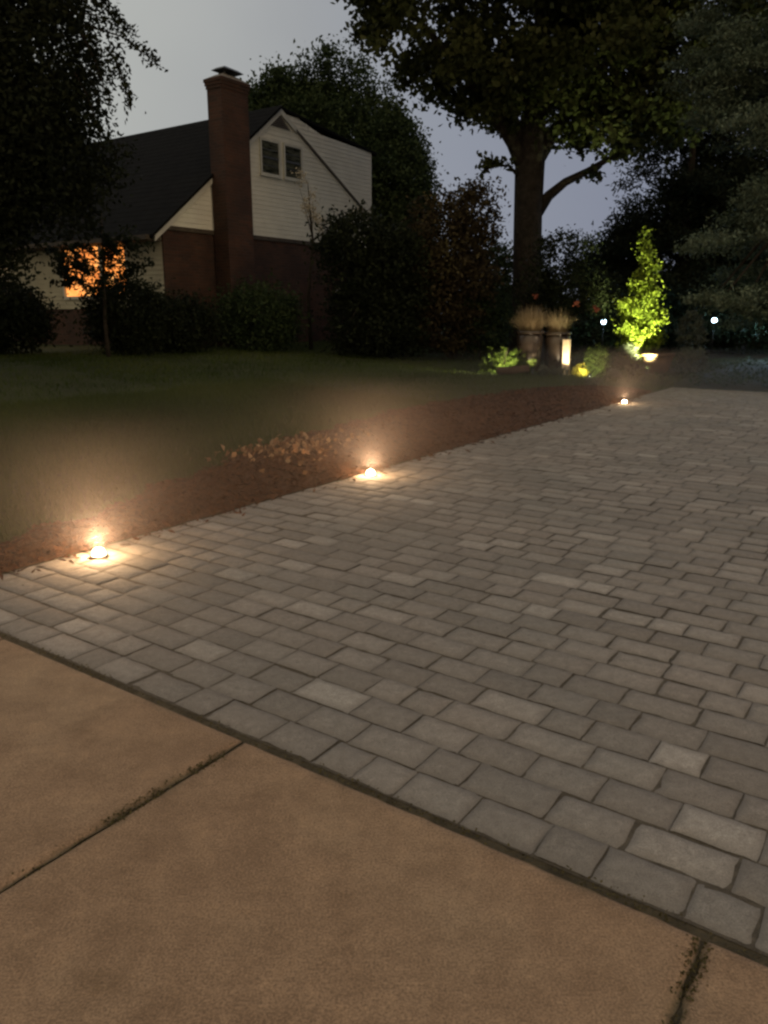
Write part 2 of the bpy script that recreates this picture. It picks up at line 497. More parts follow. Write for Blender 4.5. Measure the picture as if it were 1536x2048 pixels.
# lawn sheet around the driveway
gx = cuts((-60, -22, 30), (-22, EDGE, 90), (EDGE, RIGHT, 18), (RIGHT, 24, 40))
gy = cuts((1.72, 4, 16), (4, FAR, 60), (FAR, 30, 45), (30, 80, 40))
XX, YY = np.meshgrid(gx, gy, indexing='ij')
ZZ = height_local(XX, YY) - 0.012
ZZ += 0.012 * np.sin(XX * 5.1) * np.sin(YY * 4.3) * (XX < EDGE - 0.5)
wx, wy = l2w(XX, YY)
V = np.stack([wx, wy, ZZ], -1).reshape(-1, 3)
ny = len(gy); faces = []; fm = []
for i in range(len(gx) - 1):
    for j in range(ny - 1):
        cx, cy = (gx[i] + gx[i + 1]) / 2, (gy[j] + gy[j + 1]) / 2
        if EDGE < cx < RIGHT and cy < FAR: continue
        faces.append((i * ny + j, (i + 1) * ny + j, (i + 1) * ny + j + 1, i * ny + j + 1))
        fm.append(1 if (cy > FAR and cx > EDGE - 4.2) else 0)
o = mesh_np('lawn', V, np.array(faces).ravel(), np.full(len(faces), 4), [M['lawn'], M['bed']], smooth=True, midx=fm)
structure(o)


def mulch_w(Y):
    return np.interp(Y, [1.75, 2.5, 4.0, 6.0, 9.0, 12.8, 14.2, 14.9], [0.32, 0.46, 0.68, 1.25, 1.8, 1.55, 0.65, 0.05]) + 0.06 * np.sin(np.asarray(Y) * 5.3) + 0.04 * np.sin(np.asarray(Y) * 11.7)


def mulch_z(X, Y):
    d = (EDGE - X) / np.maximum(mulch_w(Y), 0.05)
    return height_local(X, Y) + 0.035 * np.clip(np.sin(np.pi * np.clip(d, 0, 1)), 0, 1) + 0.004


ys = np.linspace(1.76, 14.8, 300); ts = np.linspace(0, 1, 26)
YM, TM = np.meshgrid(ys, ts, indexing='ij')
XM = EDGE - TM * mulch_w(YM)
ZM = mulch_z(XM, YM) + 0.008 * rng.normal(size=XM.shape) * (TM > 0.02)
wx, wy = l2w(XM, YM)
V = np.stack([wx, wy, ZM], -1).reshape(-1, 3)
nt_ = len(ts)
F = [(i * nt_ + j, (i + 1) * nt_ + j, (i + 1) * nt_ + j + 1, i * nt_ + j + 1) for i in range(len(ys) - 1) for j in range(nt_ - 1)]
structure(mesh_np('mulch_ground', V, np.array(F).ravel(), np.full(len(F), 4), M['mulch'], smooth=True))

# shredded bark lying on it, some of it spilt onto the pavers
n = 22000
Yc = rng.uniform(1.8, 14.6, n); Tc = rng.uniform(0.0, 1.03, n)
Xc = EDGE - Tc * mulch_w(Yc); Zc = mulch_z(Xc, Yc) + rng.uniform(0.004, 0.02, n)
wx, wy = l2w(Xc, Yc)
al = unit(n); al[:, 2] *= 0.25
Ys = rng.uniform(1.9, 14.0, 700); Xs = EDGE + rng.exponential(0.07, 700)
sx_, sy_ = l2w(Xs, Ys)
wx = np.concatenate([wx, sx_]); wy = np.concatenate([wy, sy_]); Zc = np.concatenate([Zc, np.full(700, 0.006)]); al = np.concatenate([al, unit(700) * [1, 1, .1]])
structure(leaves('bark_mulch', np.stack([wx, wy, Zc], -1), 0.045, M['chip'], None, None, 0.28, 1.6, al, 0.9), 'stuff')

# dry leaves caught where the bed is widest
n = 330
Yc = 5.6 + rng.normal(size=n) * 0.42; Xc = EDGE - 0.78 + rng.normal(size=n) * 0.2
ok = (Xc < EDGE - 0.2); Xc = Xc[ok]; Yc = Yc[ok]
wx, wy = l2w(Xc, Yc)
structure(leaves('dry_leaves', np.stack([wx, wy, height_local(Xc, Yc) + 0.05 + rng.uniform(0, 0.035, len(Xc))], -1), 0.06, M['dryleaf'], None, None, 0.7, 0.4, None, 0.5), 'stuff')

# grass blades
def grass(n, x0, x1, y0, y1, h):
    X = rng.uniform(x0, x1, n); Y = rng.uniform(y0, y1, n)
    ok = (EDGE - X) > mulch_w(np.clip(Y, 1.76, 14.9)) * (Y < 14.9) - 0.03
    ok &= ~((X > EDGE - 0.02) & (Y < FAR))
    X = X[ok]; Y = Y[ok]; n = len(X)
    wx, wy = l2w(X, Y); z = height_local(X, Y) - 0.02
    a = rng.uniform(0, 2 * np.pi, n); hh = h * rng.uniform(0.5, 1.3, n); lean = rng.normal(size=(n, 2)) * 0.4 * hh[:, None]
    w = 0.007
    V = np.empty((n, 3, 3))
    V[:, 0] = np.stack([wx - np.cos(a) * w, wy - np.sin(a) * w, z], -1)
    V[:, 1] = np.stack([wx + np.cos(a) * w, wy + np.sin(a) * w, z], -1)
    V[:, 2] = np.stack([wx + lean[:, 0], wy + lean[:, 1], z + hh], -1)
    return V, 0.5 + 0.35 * np.sin(wx * 1.7) * np.sin(wy * 1.1 + 1) + 0.3 * rng.uniform(-1, 1, n)


VA, TA = [], []
for args in ((85000, -9.5, EDGE, 1.8, 10, 0.08), (50000, -16, EDGE, 8, 24, 0.08), (12000, -16, -9, 1.8, 10, 0.07)):
    v, t_ = grass(*args); VA.append(v); TA.append(t_)
V = np.concatenate(VA); T = np.clip(np.concatenate(TA), 0, 1); n = len(V)
structure(mesh_np('grass', V.reshape(-1, 3), np.arange(3 * n), np.full(n, 3), M['grass'], attrs={'tint': np.repeat(T, 3)}), 'stuff')

# driveway: courses of tumbled pavers, one mesh
W, GAP = 0.162, 0.005
NXg, NYg = 8, 6
gu = np.array([0, 0.05, 0.14, 0.36, 0.64, 0.86, 0.95, 1.0]); gv = np.array([0, 0.08, 0.26, 0.74, 0.92, 1.0])
GU, GV = np.meshgrid(gu, gv, indexing='ij')
edge_d = np.minimum(np.minimum(GU, 1 - GU) / 0.14, np.minimum(GV, 1 - GV) / 0.26)
dome = np.clip(edge_d, 0, 1)
top = -0.0072 * (1 - dome) ** 1.8
quad = [(i * NYg + j, (i + 1) * NYg + j, (i + 1) * NYg + j + 1, i * NYg + j + 1) for i in range(NXg - 1) for j in range(NYg - 1)]
quad = np.array(quad)
VV, FF, TT, EE = [], [], [], []
row = 0; y = NEAR + 0.035; off = 0
while y < FAR - 0.02:
    x = EDGE - (0 if row % 2 else 0.0)
    first = True
    while x < RIGHT:
        L = random.choice([0.165, 0.235, 0.235, 0.235, 0.285]) if not first else random.choice([0.12, 0.18, 0.235, 0.27])
        first = False
        x1 = min(x + L, RIGHT)
        if x1 - x < 0.06: break
        a, b, c, d = x + GAP / 2, x1 - GAP / 2, y + GAP / 2, y + W - GAP / 2
        jx = rng.normal(size=GU.shape) * 0.0016; jy = rng.normal(size=GU.shape) * 0.0016
        tilt = rng.normal(size=2) * 0.006; dz = rng.normal() * 0.0014
        px = a + (b - a) * GU + jx; py = c + (d - c) * GV + jy
        pz = top * rng.uniform(0.75, 1.25) + dz + tilt[0] * (px - (a + b) / 2) + tilt[1] * (py - (c + d) / 2) + rng.normal(size=GU.shape) * 0.0009
        wx, wy = l2w(px, py)
        vt = np.stack([wx, wy, pz], -1).reshape(-1, 3)
        FF.append(quad + off); VV.append(vt); off += len(vt)
        tn = np.clip(rng.beta(2.6, 3.0) + (0.35 if rng.uniform() < 0.05 else 0), 0, 1)
        TT.append(np.full(len(vt), tn)); EE.append((0.68 * (1 - np.clip(edge_d, 0, 1)) ** 1.4).ravel())
        x = x1
    y += W; row += 1
VV = np.concatenate(VV); FF = np.concatenate(FF)
base_n = len(VV)
xb = [l2w(X, Y) for X, Y in ((EDGE + 0.002, NEAR + 0.03), (RIGHT, NEAR + 0.03), (RIGHT, FAR), (EDGE + 0.002, FAR))]
VV = np.concatenate([VV, np.array([(p[0], p[1], -0.0080) for p in xb])])
flat = np.concatenate([FF.ravel(), np.arange(base_n, base_n + 4)])
mid = np.zeros(len(FF) + 1, int); mid[-1] = 1
structure(mesh_np('driveway', VV, flat, np.full(len(FF) + 1, 4), [M['paver'], M['sand']], smooth=True, midx=mid,
                  attrs={'tint': np.concatenate(TT + [np.zeros(4)]), 'edge': np.concatenate(EE + [np.zeros(4)])}))


# sidewalk slabs with tooled edges and dirty gaps
def slab(x0, x1, y0, y1, seed):
    nx, ny_ = 60, 60
    u = np.concatenate([[0, 0.004, 0.012, 0.03], np.linspace(0.06, 0.94, nx), [0.97, 0.988, 0.996, 1]])
    v = u.copy()
    U, Vv = np.meshgrid(u, v, indexing='ij')
    X = x0 + (x1 - x0) * U; Y = y0 + (y1 - y0) * Vv
    de = np.minimum(np.minimum(X - x0, x1 - X), np.minimum(Y - y0, y1 - Y))
    wob = 0.5 + 0.5 * np.sin(X * 9 + seed) * np.sin(Y * 7.3 + seed * 2) + 0.35 * np.sin(X * 23 + Y * 31)
    Z = 0.006 - 0.013 * (1 - np.clip(de / 0.022, 0, 1)) ** 2 + 0.0015 * np.sin(X * 3 + seed) * np.sin(Y * 2.3)
    chip = 0.006 * np.sin(X * 37 + seed * 3) * np.sin(Y * 41 + seed) * (de < 0.002)
    e = np.clip(1 - de / (0.006 + 0.026 * np.clip(wob, 0, 1) ** 2), 0, 1) ** 1.3 * 0.8
    wx, wy = l2w(X + chip, Y + chip)
    n_ = len(u)
    F = [(i * n_ + j, (i + 1) * n_ + j, (i + 1) * n_ + j + 1, i * n_ + j + 1) for i in range(n_ - 1) for j in range(n_ - 1)]
    V = np.stack([wx, wy, Z], -1).reshape(-1, 3)
    # skirt
    ring = [i * n_ for i in range(n_)] + [(n_ - 1) * n_ + j for j in range(1, n_)] + [i * n_ + n_ - 1 for i in range(n_ - 2, -1, -1)] + [j for j in range(n_ - 2, 0, -1)]
    base = len(V); low = V[ring].copy(); low[:, 2] = -0.085
    V = np.concatenate([V, low]); m = len(ring)
    for k in range(m):
        F.append((ring[k], ring[(k + 1) % m], base + (k + 1) % m, base + k))
    ee = np.concatenate([e.ravel(), np.full(m, 0.9)])
    structure(mesh_np('sidewalk', V, np.array(F).ravel(), np.full(len(F), 4), M['concrete'], smooth=True, attrs={'edge': ee}))


js = [-7.92, -6.385, -4.85, -3.315, -1.78, -0.245, 1.29, 2.825]
for i, (a, b) in enumerate(zip(js, js[1:])):
    slab(a + 0.005, b - 0.005, 0.10, NEAR - 0.004, i * 1.7 + 0.3)

# dirt packed in the joints
dq = [l2w(X, Y) for X, Y in ((-8.0, 0.0), (2.9, 0.0), (2.9, NEAR + 0.04), (-8.0, NEAR + 0.04))]
m = MB(); m.poly([(p[0], p[1], -0.0105) for p in dq]); structure(m.build('dirt', M['jointdirt']))

# moss and dirt sitting in the joints
P = []; tt = []
def joint_run(x0, y0, x1, y1, n, spread, dens):
    for _ in range(n):
        s = random.random()
        if random.random() > dens(s): continue
        X = x0 + (x1 - x0) * s; Y = y0 + (y1 - y0) * s
        nx_, ny2 = (y1 - y0), -(x1 - x0); L = math.hypot(nx_, ny2)
        o_ = random.gauss(0, spread)
        wx, wy = l2w(X + nx_ / L * o_, Y + ny2 / L * o_)
        P.append((wx, wy, random.uniform(-0.02, 0.006) if abs(o_) < 0.012 else random.uniform(0.003, 0.008)))
joint_run(-7, NEAR + 0.012, 1.3, NEAR + 0.012, 5200, 0.010, lambda s: 0.15 + 0.45 * (math.sin(s * 47) * math.sin(s * 19 + 1) > -0.1))
joint_run(-1.78, 1.66, -1.78, 0.2, 3000, 0.012, lambda s: 1.0 if (0.05 < s < 0.14 or 0.22 < s < 0.36) else 0.1)
joint_run(-0.245, 1.68, -0.245, 0.3, 2600, 0.014, lambda s: 1.0 if s < 0.14 else 0.2)
structure(leaves('moss', np.array(P), 0.009, M['moss'], None, None, 0.6, 0.8), 'stuff')

# ================================================================== HOUSE
GX = -15.55                      # gable wall plane across the driveway axis
hx, hy = l2w(GX, 13.0)
HZ = 0.45
house = thing('house', 'cape cod house with white gable, brick lower storey and tall brick chimney', 'house', (hx, hy, HZ), -TH)
def hz(z): return z - HZ
D = 8.57                          # wall depth along the gable; local y = along the gable, local x = towards the driveway
RY, RZ = 4.27, hz(6.84)           # ridge
EZ = hz(3.49)                     # top of the brick
XW = -13.0
# lower walls
mb = MB()
mb.box(-0.06, 0, 0.0, D, -0.6, EZ)          # gable side
mb.box(XW, -0.062, D - 0.25, D, -0.6, EZ)
mb.box(XW, XW + 0.25, 0.25, D - 0.252, -0.6, EZ)
mb.box(XW, -0.062, 0.02, 0.0995, -0.6, hz(1.55))   # below the front siding

mb.build('brick_wall', M['brick'], house)


def clap(outline_y, z0, z1, xface, axis, name, mat, step=0.115):
    """lapped boards; outline_y(z) -> (lo, hi)"""
    m = MB(); z = z0
    while z < z1 - 1e-4:
        zt = min(z + step, z1)
        a0, b0 = outline_y(z); a1, b1 = outline_y(zt)
        p, q = xface + 0.018, xface + 0.008
        if axis == 'x':
            A = [(p, a0, z), (p, b0, z), (q, b1, zt), (q, a1, zt)]
            Bk = [(xface - 0.10, a0, z), (xface - 0.10, b0, z), (xface - 0.10, b1, zt), (xface - 0.10, a1, zt)]
        else:
            A = [(a0, -p, z), (b0, -p, z), (b1, -q, zt), (a1, -q, zt)]
            Bk = [(a0, -xface + 0.10, z), (b0, -xface + 0.10, z), (b1, -xface + 0.10, zt), (a1, -xface + 0.10, zt)]
        m.prism(A, Bk); z = zt
    return m.build(name, mat, house)


SL = (RZ - EZ) / RY               # front slope
def gable_out(z):
    lo = (z - EZ) / SL + 0.10
    hi_r = D - 0.0 if z <= hz(6.30) else RY + (RZ - z) / 0.085
    hi = min(D, RY + (RZ - z) / 0.085)
    if z > hz(6.42): hi = RY + 0.35 + (RZ - z) * 4.0
    return min(lo, RY), max(min(hi, D), RY)
clap(gable_out, EZ + 0.003, RZ - 0.10, 0.0, 'x', 'gable_wall', M['siding'])
# dark line of the old rear rake against the dormer cheek
m = MB(); m.prism([(0.030, 4.55, hz(6.66)), (0.030, 8.50, hz(4.45)), (0.030, 8.50, hz(4.37)), (0.030, 4.55, hz(6.58))], [(0.055, 4.55, hz(6.66)), (0.055, 8.50, hz(4.45)), (0.055, 8.50, hz(4.37)), (0.055, 4.55, hz(6.58))])
m.build('rake_flashing', M['darktrim'], house)
# front rake trim (white) and the pale band at the peak
m = MB()
t = 0.16
def rk(y, dz=0): return (y, RZ - (RY - y) * SL + dz)
for (ya, yb) in ((-0.30, RY),):
    (a, za), (b, zb) = rk(ya), rk(yb)
    m.prism([(0.028, a, za - t), (0.028, b, zb - t), (0.028, b, zb - 0.004), (0.028, a, za - 0.004)], [(0.085, a, za - t), (0.085, b, zb - t), (0.085, b, zb - 0.004), (0.085, a, za - 0.004)])
m.prism([(0.028, RY + .003, RZ - t), (0.028, RY + 0.62, RZ - t - 0.34), (0.028, RY + 0.62, RZ - 0.36), (0.028, RY + .003, RZ - 0.004)], [(0.085, RY + .003, RZ - t), (0.085, RY + 0.62, RZ - t - 0.34), (0.085, RY + 0.62, RZ - 0.36), (0.085, RY + .003, RZ - 0.004)])
m.build('rake_trim', M['trim'], house)
# roofs
m = MB()
x1 = 0.14
def slope(y0, z0, y1, z1, th=0.09, xa=XW - 0.2, xb=x1):
    m.prism([(xb, y0, z0), (xb, y1, z1), (xb, y1, z1 + th), (xb, y0, z0 + th)], [(xa, y0, z0), (xa, y1, z1), (xa, y1, z1 + th), (xa, y0, z0 + th)])
(fy, fz) = rk(-0.42)
# shingle courses step down the front slope
nc = 26
for k in range(nc):
    s0, s1 = k / nc, (k + 1) / nc
    ya, za = fy + (RY - fy) * s0, fz + (RZ - fz) * s0
    yb, zb = fy + (RY - fy) * s1, fz + (RZ - fz) * s1
    m.prism([(x1, ya, za), (x1, yb, zb), (x1, yb, zb + 0.075), (x1, ya, za + 0.080)], [(XW - 0.2, ya, za), (XW - 0.2, yb, zb), (XW - 0.2, yb, zb + 0.075), (XW - 0.2, ya, za + 0.080)])
slope(RY + 0.002, RZ, D + 0.25, RZ - 0.085 * (D + 0.25 - RY) - 0.12, 0.07, xb=0.05)
m.build('roof', M['roof'], house)
m = MB(); m.box(XW, 0.05, -0.545, -0.43, fz - 0.03, fz + 0.075); m.build('gutter', M['darktrim'], house)
m = MB(); m.box(XW, -0.02, -0.428, -0.03, fz - 0.045, fz - 0.008); m.build('soffit', M['darktrim'], house)
# front wall above the brick base
WX0, WX1, WZ0, WZ1 = -4.20, -1.36, hz(1.80), hz(3.40)
m = MB()
def front_board(xa, xb, z0, z1):
    z = z0
    while z < z1 - 1e-4:
        zt = min(z + 0.115, z1)
        m.prism([(xa, -0.016, z), (xb, -0.016, z), (xb, 0.002, zt), (xa, 0.002, zt)], [(xa, 0.1, z), (xb, 0.1, z), (xb, 0.1, zt), (xa, 0.1, zt)]); z = zt
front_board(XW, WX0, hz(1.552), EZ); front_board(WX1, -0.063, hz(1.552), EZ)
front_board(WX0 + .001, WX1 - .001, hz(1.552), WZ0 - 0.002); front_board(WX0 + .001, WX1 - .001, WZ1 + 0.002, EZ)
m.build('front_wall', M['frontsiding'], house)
# picture window, lit
m = MB()
for (a, b, c, d) in ((WX0 + .003, WX0 + .08, WZ0, WZ1), (WX1 - .08, WX1 - .003, WZ0, WZ1), (WX0 + .081, WX1 - .081, WZ0, WZ0 + .08), (WX0 + .081, WX1 - .081, WZ1 - .08, WZ1), (-2.50, -2.36, WZ0 + .081, WZ1 - .081)):
    m.box(a, b, -0.05, 0.06, c, d)
fw = m.build('window', M['trim'], house); fw['label'] = 'lit front window glowing orange'
m = MB(); m.box(WX0 + .05, WX1 - .05, 0.01, 0.03, WZ0 + .05, WZ1 - .05); m.build('pane', M['litglass'], fw)
m = MB()
for k in range(1, 4):
    z = WZ0 + (WZ1 - WZ0) * k / 4
    m.box(WX0 + .082, -2.502, -0.012, 0.008, z - .012, z + .012); m.box(-2.358, WX1 - .082, -0.012, 0.008, z - .012, z + .012)
m.build('muntin', M['darktrim'], fw)
m = MB(); m.box(-6.05, -5.77, -0.95, -0.67, -0.5, hz(2.55)); m.box(-6.09, -5.73, -0.99, -0.63, hz(2.551), hz(2.66)); m.build('porch_column', M['siding'], house)
# gable windows
for (ya, yb, z0, z1) in ((3.50, 4.17, hz(5.13), hz(5.93)), (4.43, 5.10, hz(5.14), hz(5.94))):
    m = MB(); f = 0.055
    for (a, b, c, d) in ((ya - f, ya, z0 - f, z1 + f), (yb, yb + f, z0 - f, z1 + f), (ya + .001, yb - .001, z0 - f, z0), (ya + .001, yb - .001, z1, z1 + f)):
        m.box(0.005, 0.055, a, b, c, d)
    w = m.build('window', M['trim'], house)
    m = MB(); m.box(0.010, 0.032, ya, yb, z0, z1); m.build('pane', M['glass'], w)
    m = MB(); zm = (z0 + z1) / 2
    m.box(0.033, 0.046, ya + .001, yb - .001, zm - .022, zm + .022)
    for q in (0.25, 0.75):
        zq = z0 + (z1 - z0) * q; m.box(0.033, 0.040, ya + .001, yb - .001, zq - .008, zq + .008)
    m.build('sash', M['darktrim'] if False else M['metal'], w)
    m = MB(); m.box(0.005, 0.085, ya - f - .03, yb + f + .03, z0 - f - .04, z0 - f - .001); m.build('sill', M['trim'], w)
# triangular attic vent
m = MB(); vy0, vy1, vz, vt = 3.90, 4.66, hz(6.36), hz(6.66)
for k in range(6):
    s0, s1 = k / 6, (k + 0.72) / 6
    z0, z1 = vz + (vt - vz) * s0, vz + (vt - vz) * s1
    h0 = (vy1 - vy0) / 2 * (1 - s0); h1 = (vy1 - vy0) / 2 * (1 - s1); c = (vy0 + vy1) / 2
    m.prism([(0.032, c - h0, z0), (0.032, c + h0, z0), (0.032, c + h1, z1), (0.032, c - h1, z1)], [(0.060, c - h0, z0), (0.060, c + h0, z0), (0.045, c + h1, z1), (0.045, c - h1, z1)])
m.build('attic_vent', M['darktrim'], house)
# frieze board between siding and brick
m = MB(); m.box(0.003, 0.05, 0.1, D, EZ - 0.10, EZ - 0.002); m.build('frieze_board', M['darktrim'], house)
m = MB(); m.box(0.002, 0.03, 6.62, 6.95, hz(2.06), hz(2.20)); m.build('wall_vent', M['trim'], house)
# chimney
m = MB(); CY0, CY1, CX = 1.62, 2.52, 0.56
m.box(0.055, CX, CY0, CY1, -0.6, hz(6.74))
for k in range(3):
    e = 0.018 * (k + 1); m.box(0.055 - e, CX + e, CY0 - e, CY1 + e, hz(6.741 + 0.075 * k), hz(6.814 + 0.075 * k))
ch = m.build('chimney', M['brick'], house)
m = MB(); z0 = hz(6.966)
m.prism([(0.0, CY0 - .05, z0), (CX + .06, CY0 - .05, z0), (CX + .06, CY1 + .05, z0), (0.0, CY1 + .05, z0)], [(0.17, CY0 + .2, z0 + .13), (CX - .12, CY0 + .2, z0 + .13), (CX - .12, CY1 - .2, z0 + .13), (0.17, CY1 - .2, z0 + .13)])
m.build('crown', M['mortar'], ch)
m = MB(); zz = z0 + 0.131
for (a, b) in ((0.22, CY0 + .28), (0.40, CY0 + .28), (0.22, CY1 - .28), (0.40, CY1 - .28)): m.box(a - .012, a + .012, b - .012, b + .012, zz, zz + .10)
m.prism([(0.08, CY0 + .14, zz + .10), (0.54, CY0 + .14, zz + .10), (0.54, CY1 - .08, zz + .085), (0.08, CY1 - .08, zz + .085)], [(0.16, CY0 + .24, zz + .165), (0.46, CY0 + .24, zz + .165), (0.46, CY1 - .2, zz + .15), (0.16, CY1 - .2, zz + .15)])
m.build('chimney_cap', M['metal'], ch)

# ================================================================== TREES
# big shade tree beyond the driveway
bx, by = 3.80, 21.0
bz = ground_z(bx, by) - 0.05
oak = thing('shade_tree', 'massive shade tree with thick straight trunk and spreading leafy crown over the driveway', 'tree', (bx, by, bz))
def rel(p): return (p[0] - bx, p[1] - by, p[2] - bz)
mb = MB()
trunk = [(3.84, 21, bz - .1), (3.80, 21, bz + .25), (3.78, 21, 1.3), (3.72, 21, 2.6), (3.70, 21, 3.9), (3.69, 21, 4.9), (3.70, 21.05, 5.5), (3.76, 21.1, 6.4), (3.84, 21.1, 7.6), (3.86, 21.0, 9.2), (3.80, 21.0, 11.5)]
mb.tube([rel(p) for p in trunk], [0.60, 0.47, 0.405, 0.37, 0.355, 0.375, 0.38, 0.29, 0.23, 0.17, 0.08], 18, 0.03)
big_limbs = [
    ([(3.60, 21, 4.9), (3.20, 20.8, 5.55), (2.55, 20.5, 6.3), (1.7, 20.1, 7.1), (0.8, 19.8, 7.9), (-0.2, 19.6, 8.7)], [0.22, 0.17, 0.135, 0.10, 0.07, 0.03]),
    ([(3.55, 21, 5.3), (3.0, 21.2, 6.5), (2.3, 21.5, 7.9), (1.6, 21.8, 9.6), (1.2, 22, 11)], [0.22, 0.17, 0.13, 0.09, 0.04]),
    ([(3.85, 21, 5.2), (4.35, 20.9, 6.0), (5.0, 20.6, 6.9), (5.9, 20.3, 7.9), (6.8, 20, 9.0)], [0.20, 0.15, 0.12, 0.08, 0.04]),
    ([(3.92, 21, 3.95), (4.18, 20.9, 4.32), (4.55, 20.75, 4.62), (5.05, 20.6, 4.85), (5.6, 20.4, 5.15), (6.3, 20.2, 5.6)], [0.17, 0.125, 0.10, 0.08, 0.06, 0.03]),
    ([(3.85, 21, 6.2), (4.4, 21.4, 7.6), (4.9, 21.7, 9.4), (5.2, 22, 11)], [0.2, 0.14, 0.1, 0.04]),
    ([(3.45, 21, 4.75), (3.1, 20.7, 5.0), (2.75, 20.5, 4.95), (2.5, 20.4, 4.85)], [0.05, 0.035, 0.02, 0.01]),
]
for p, r in big_limbs: mb.tube([rel(q) for q in p], r, 9, 0.05)
oak_blobs = [(1.0, 20.0, 8.2, 1.9, 2.2, 1.5), (2.1, 20.4, 7.0, 1.35, 1.8, 0.95), (3.0, 20.6, 8.3, 1.8, 2.4, 2.0), (0.1, 20, 9.6, 1.3, 2.0, 1.7),
             (5.2, 20.3, 7.4, 1.7, 2.2, 1.5), (5.3, 20.2, 5.85, 1.2, 1.3, 0.75), (6.3, 20.3, 6.2, 1.1, 1.3, 0.8), (5.0, 20.3, 6.3, 1.0, 1.2, 0.6), (6.6, 20.3, 6.9, 1.4, 1.8, 1.5), (4.3, 20.5, 6.6, 0.9, 1.3, 0.8), (2.6, 20.4, 6.1, 0.7, 1.0, 0.5),
             (2.2, 20.8, 10.6, 2.6, 2.6, 1.8), (5.4, 20.8, 9.9, 2.6, 2.6, 2.0), (7.4, 20.6, 8.8, 1.7, 2.2, 1.9), (4.0, 21, 12.0, 3.6, 3.2, 1.9)]
P, tint, cc = clusters(oak_blobs, 760, 120, 0.24, 0.6, 0.75)
Pe, te, _ = clusters([(2.75, 20.5, 4.95, 0.45, 0.3, 0.14), (5.2, 20.6, 4.75, 0.5, 0.3, 0.12)], 12, 12, 0.1, 0.3)
P = np.concatenate([P, Pe]); tint = np.concatenate([tint, te])
leaves('crown', P, 0.155, M['leaf_oak'], oak, tint, 0.72, 0.5, origin=(bx, by, bz))
for gq in cc[rng.choice(len(cc), 60, replace=False)]:
    src = random.choice([q for p, _ in big_limbs[:5] for q in p[2:]] + trunk[7:])
    if (Vector(src) - Vector(gq)).length < 3.2:
        lb = limbs(rel(src), [Vector(rel(gq))], 0.045); n0 = len(mb.v); mb.v += lb.v; mb.f += [[i + n0 for i in f] for f in lb.f]
mb.build('trunk', M['bark'], oak, smooth=True)

# dark tree hanging over the left side
tree('drooping_tree', 'dark tree with drooping leafy sprays beside the house roof, hiding the sky', (-8.6, 13.2),
     [(-8.6, 13.2, .2), (-8.55, 13.2, 1.6), (-8.5, 13.1, 3.2), (-8.3, 13.0, 5.0), (-8.2, 13.0, 7.5), (-8.2, 13, 9.5)], [0.36, 0.28, 0.25, 0.2, 0.13, 0.05],
     [(-5.45, 12.6, 5.2, 1.15, 1.5, 2.0), (-5.15, 12.6, 3.8, 0.95, 1.2, 1.0), (-5.3, 12.6, 7.0, 0.9, 1.3, 1.3), (-6.35, 12.4, 2.65, 0.95, 1.0, 0.75), (-7.6, 12.4, 2.5, 1.2, 1.0, 0.8), (-5.9, 12.6, 8.6, 1.3, 1.5, 1.9), (-7.2, 12.6, 5.2, 2.0, 2.0, 2.3), (-8.6, 12.6, 4.6, 2.0, 2.2, 2.0), (-6.3, 12.6, 7.6, 1.6, 1.9, 1.9), (-8.3, 12.8, 8.2, 2.6, 2.4, 2.2), (-6.1, 12.4, 3.7, 0.95, 1.2, 1.1), (-10, 12.8, 5.5, 1.8, 2.2, 2.6)],
     4200, 85, 0.23, 0.085, M['leaf_dark'], M['barkdark'], 24, flat=0.85, shell=0.35)
dt = bpy.data.objects['drooping_tree']
sp = []
def spray(a, b, n, w, sag=0.15):
    a = np.array(a); b = np.array(b)
    for k in range(n):
        s = random.random()
        q = a + (b - a) * s; q[2] -= sag * math.sin(math.pi * s) * -1
        sp.append(q + rng.normal(size=3) * w * (1.15 - s * 0.7))
sprays = [((-5.3, 12.4, 6.9), (-4.25, 12.2, 5.75)), ((-5.2, 12.4, 6.6), (-4.55, 12.2, 6.5)), ((-5.1, 12.4, 5.9), (-4.1, 12.2, 5.35)), ((-5.2, 12.4, 5.6), (-3.95, 12.1, 5.2)),
          ((-4.7, 12.3, 5.4), (-3.62, 12.0, 4.78)), ((-4.75, 12.3, 5.3), (-4.45, 12.2, 4.35)), ((-4.3, 12.2, 5.0), (-4.12, 12.1, 4.25)), ((-4.9, 12.3, 4.8), (-4.6, 12.2, 3.9)), ((-5.2, 12.3, 7.8), (-4.6, 12.2, 7.0)), ((-4.5, 12.2, 5.7), (-3.85, 12, 5.75))]
twig = MB()
for a, b in sprays:
    a = (a[0] + .45, a[1], a[2]); b = (b[0] + .5, b[1], b[2])
    spray(a, b, 210, 0.085)
    am = [(a[i] + b[i]) / 2 + (0, 0, 0.12)[i] for i in range(3)]
    L0 = Vector(dt.location)
    twig.tube([Vector(a) - L0, Vector(am) - L0, Vector(b) - L0], [0.014, 0.01, 0.004], 5)
leaves('foliage', np.array(sp), 0.075, M['leaf_dark'], dt, None, 0.55, 0.2, origin=tuple(dt.location))
twig.build('branch', M['barkdark'], dt)

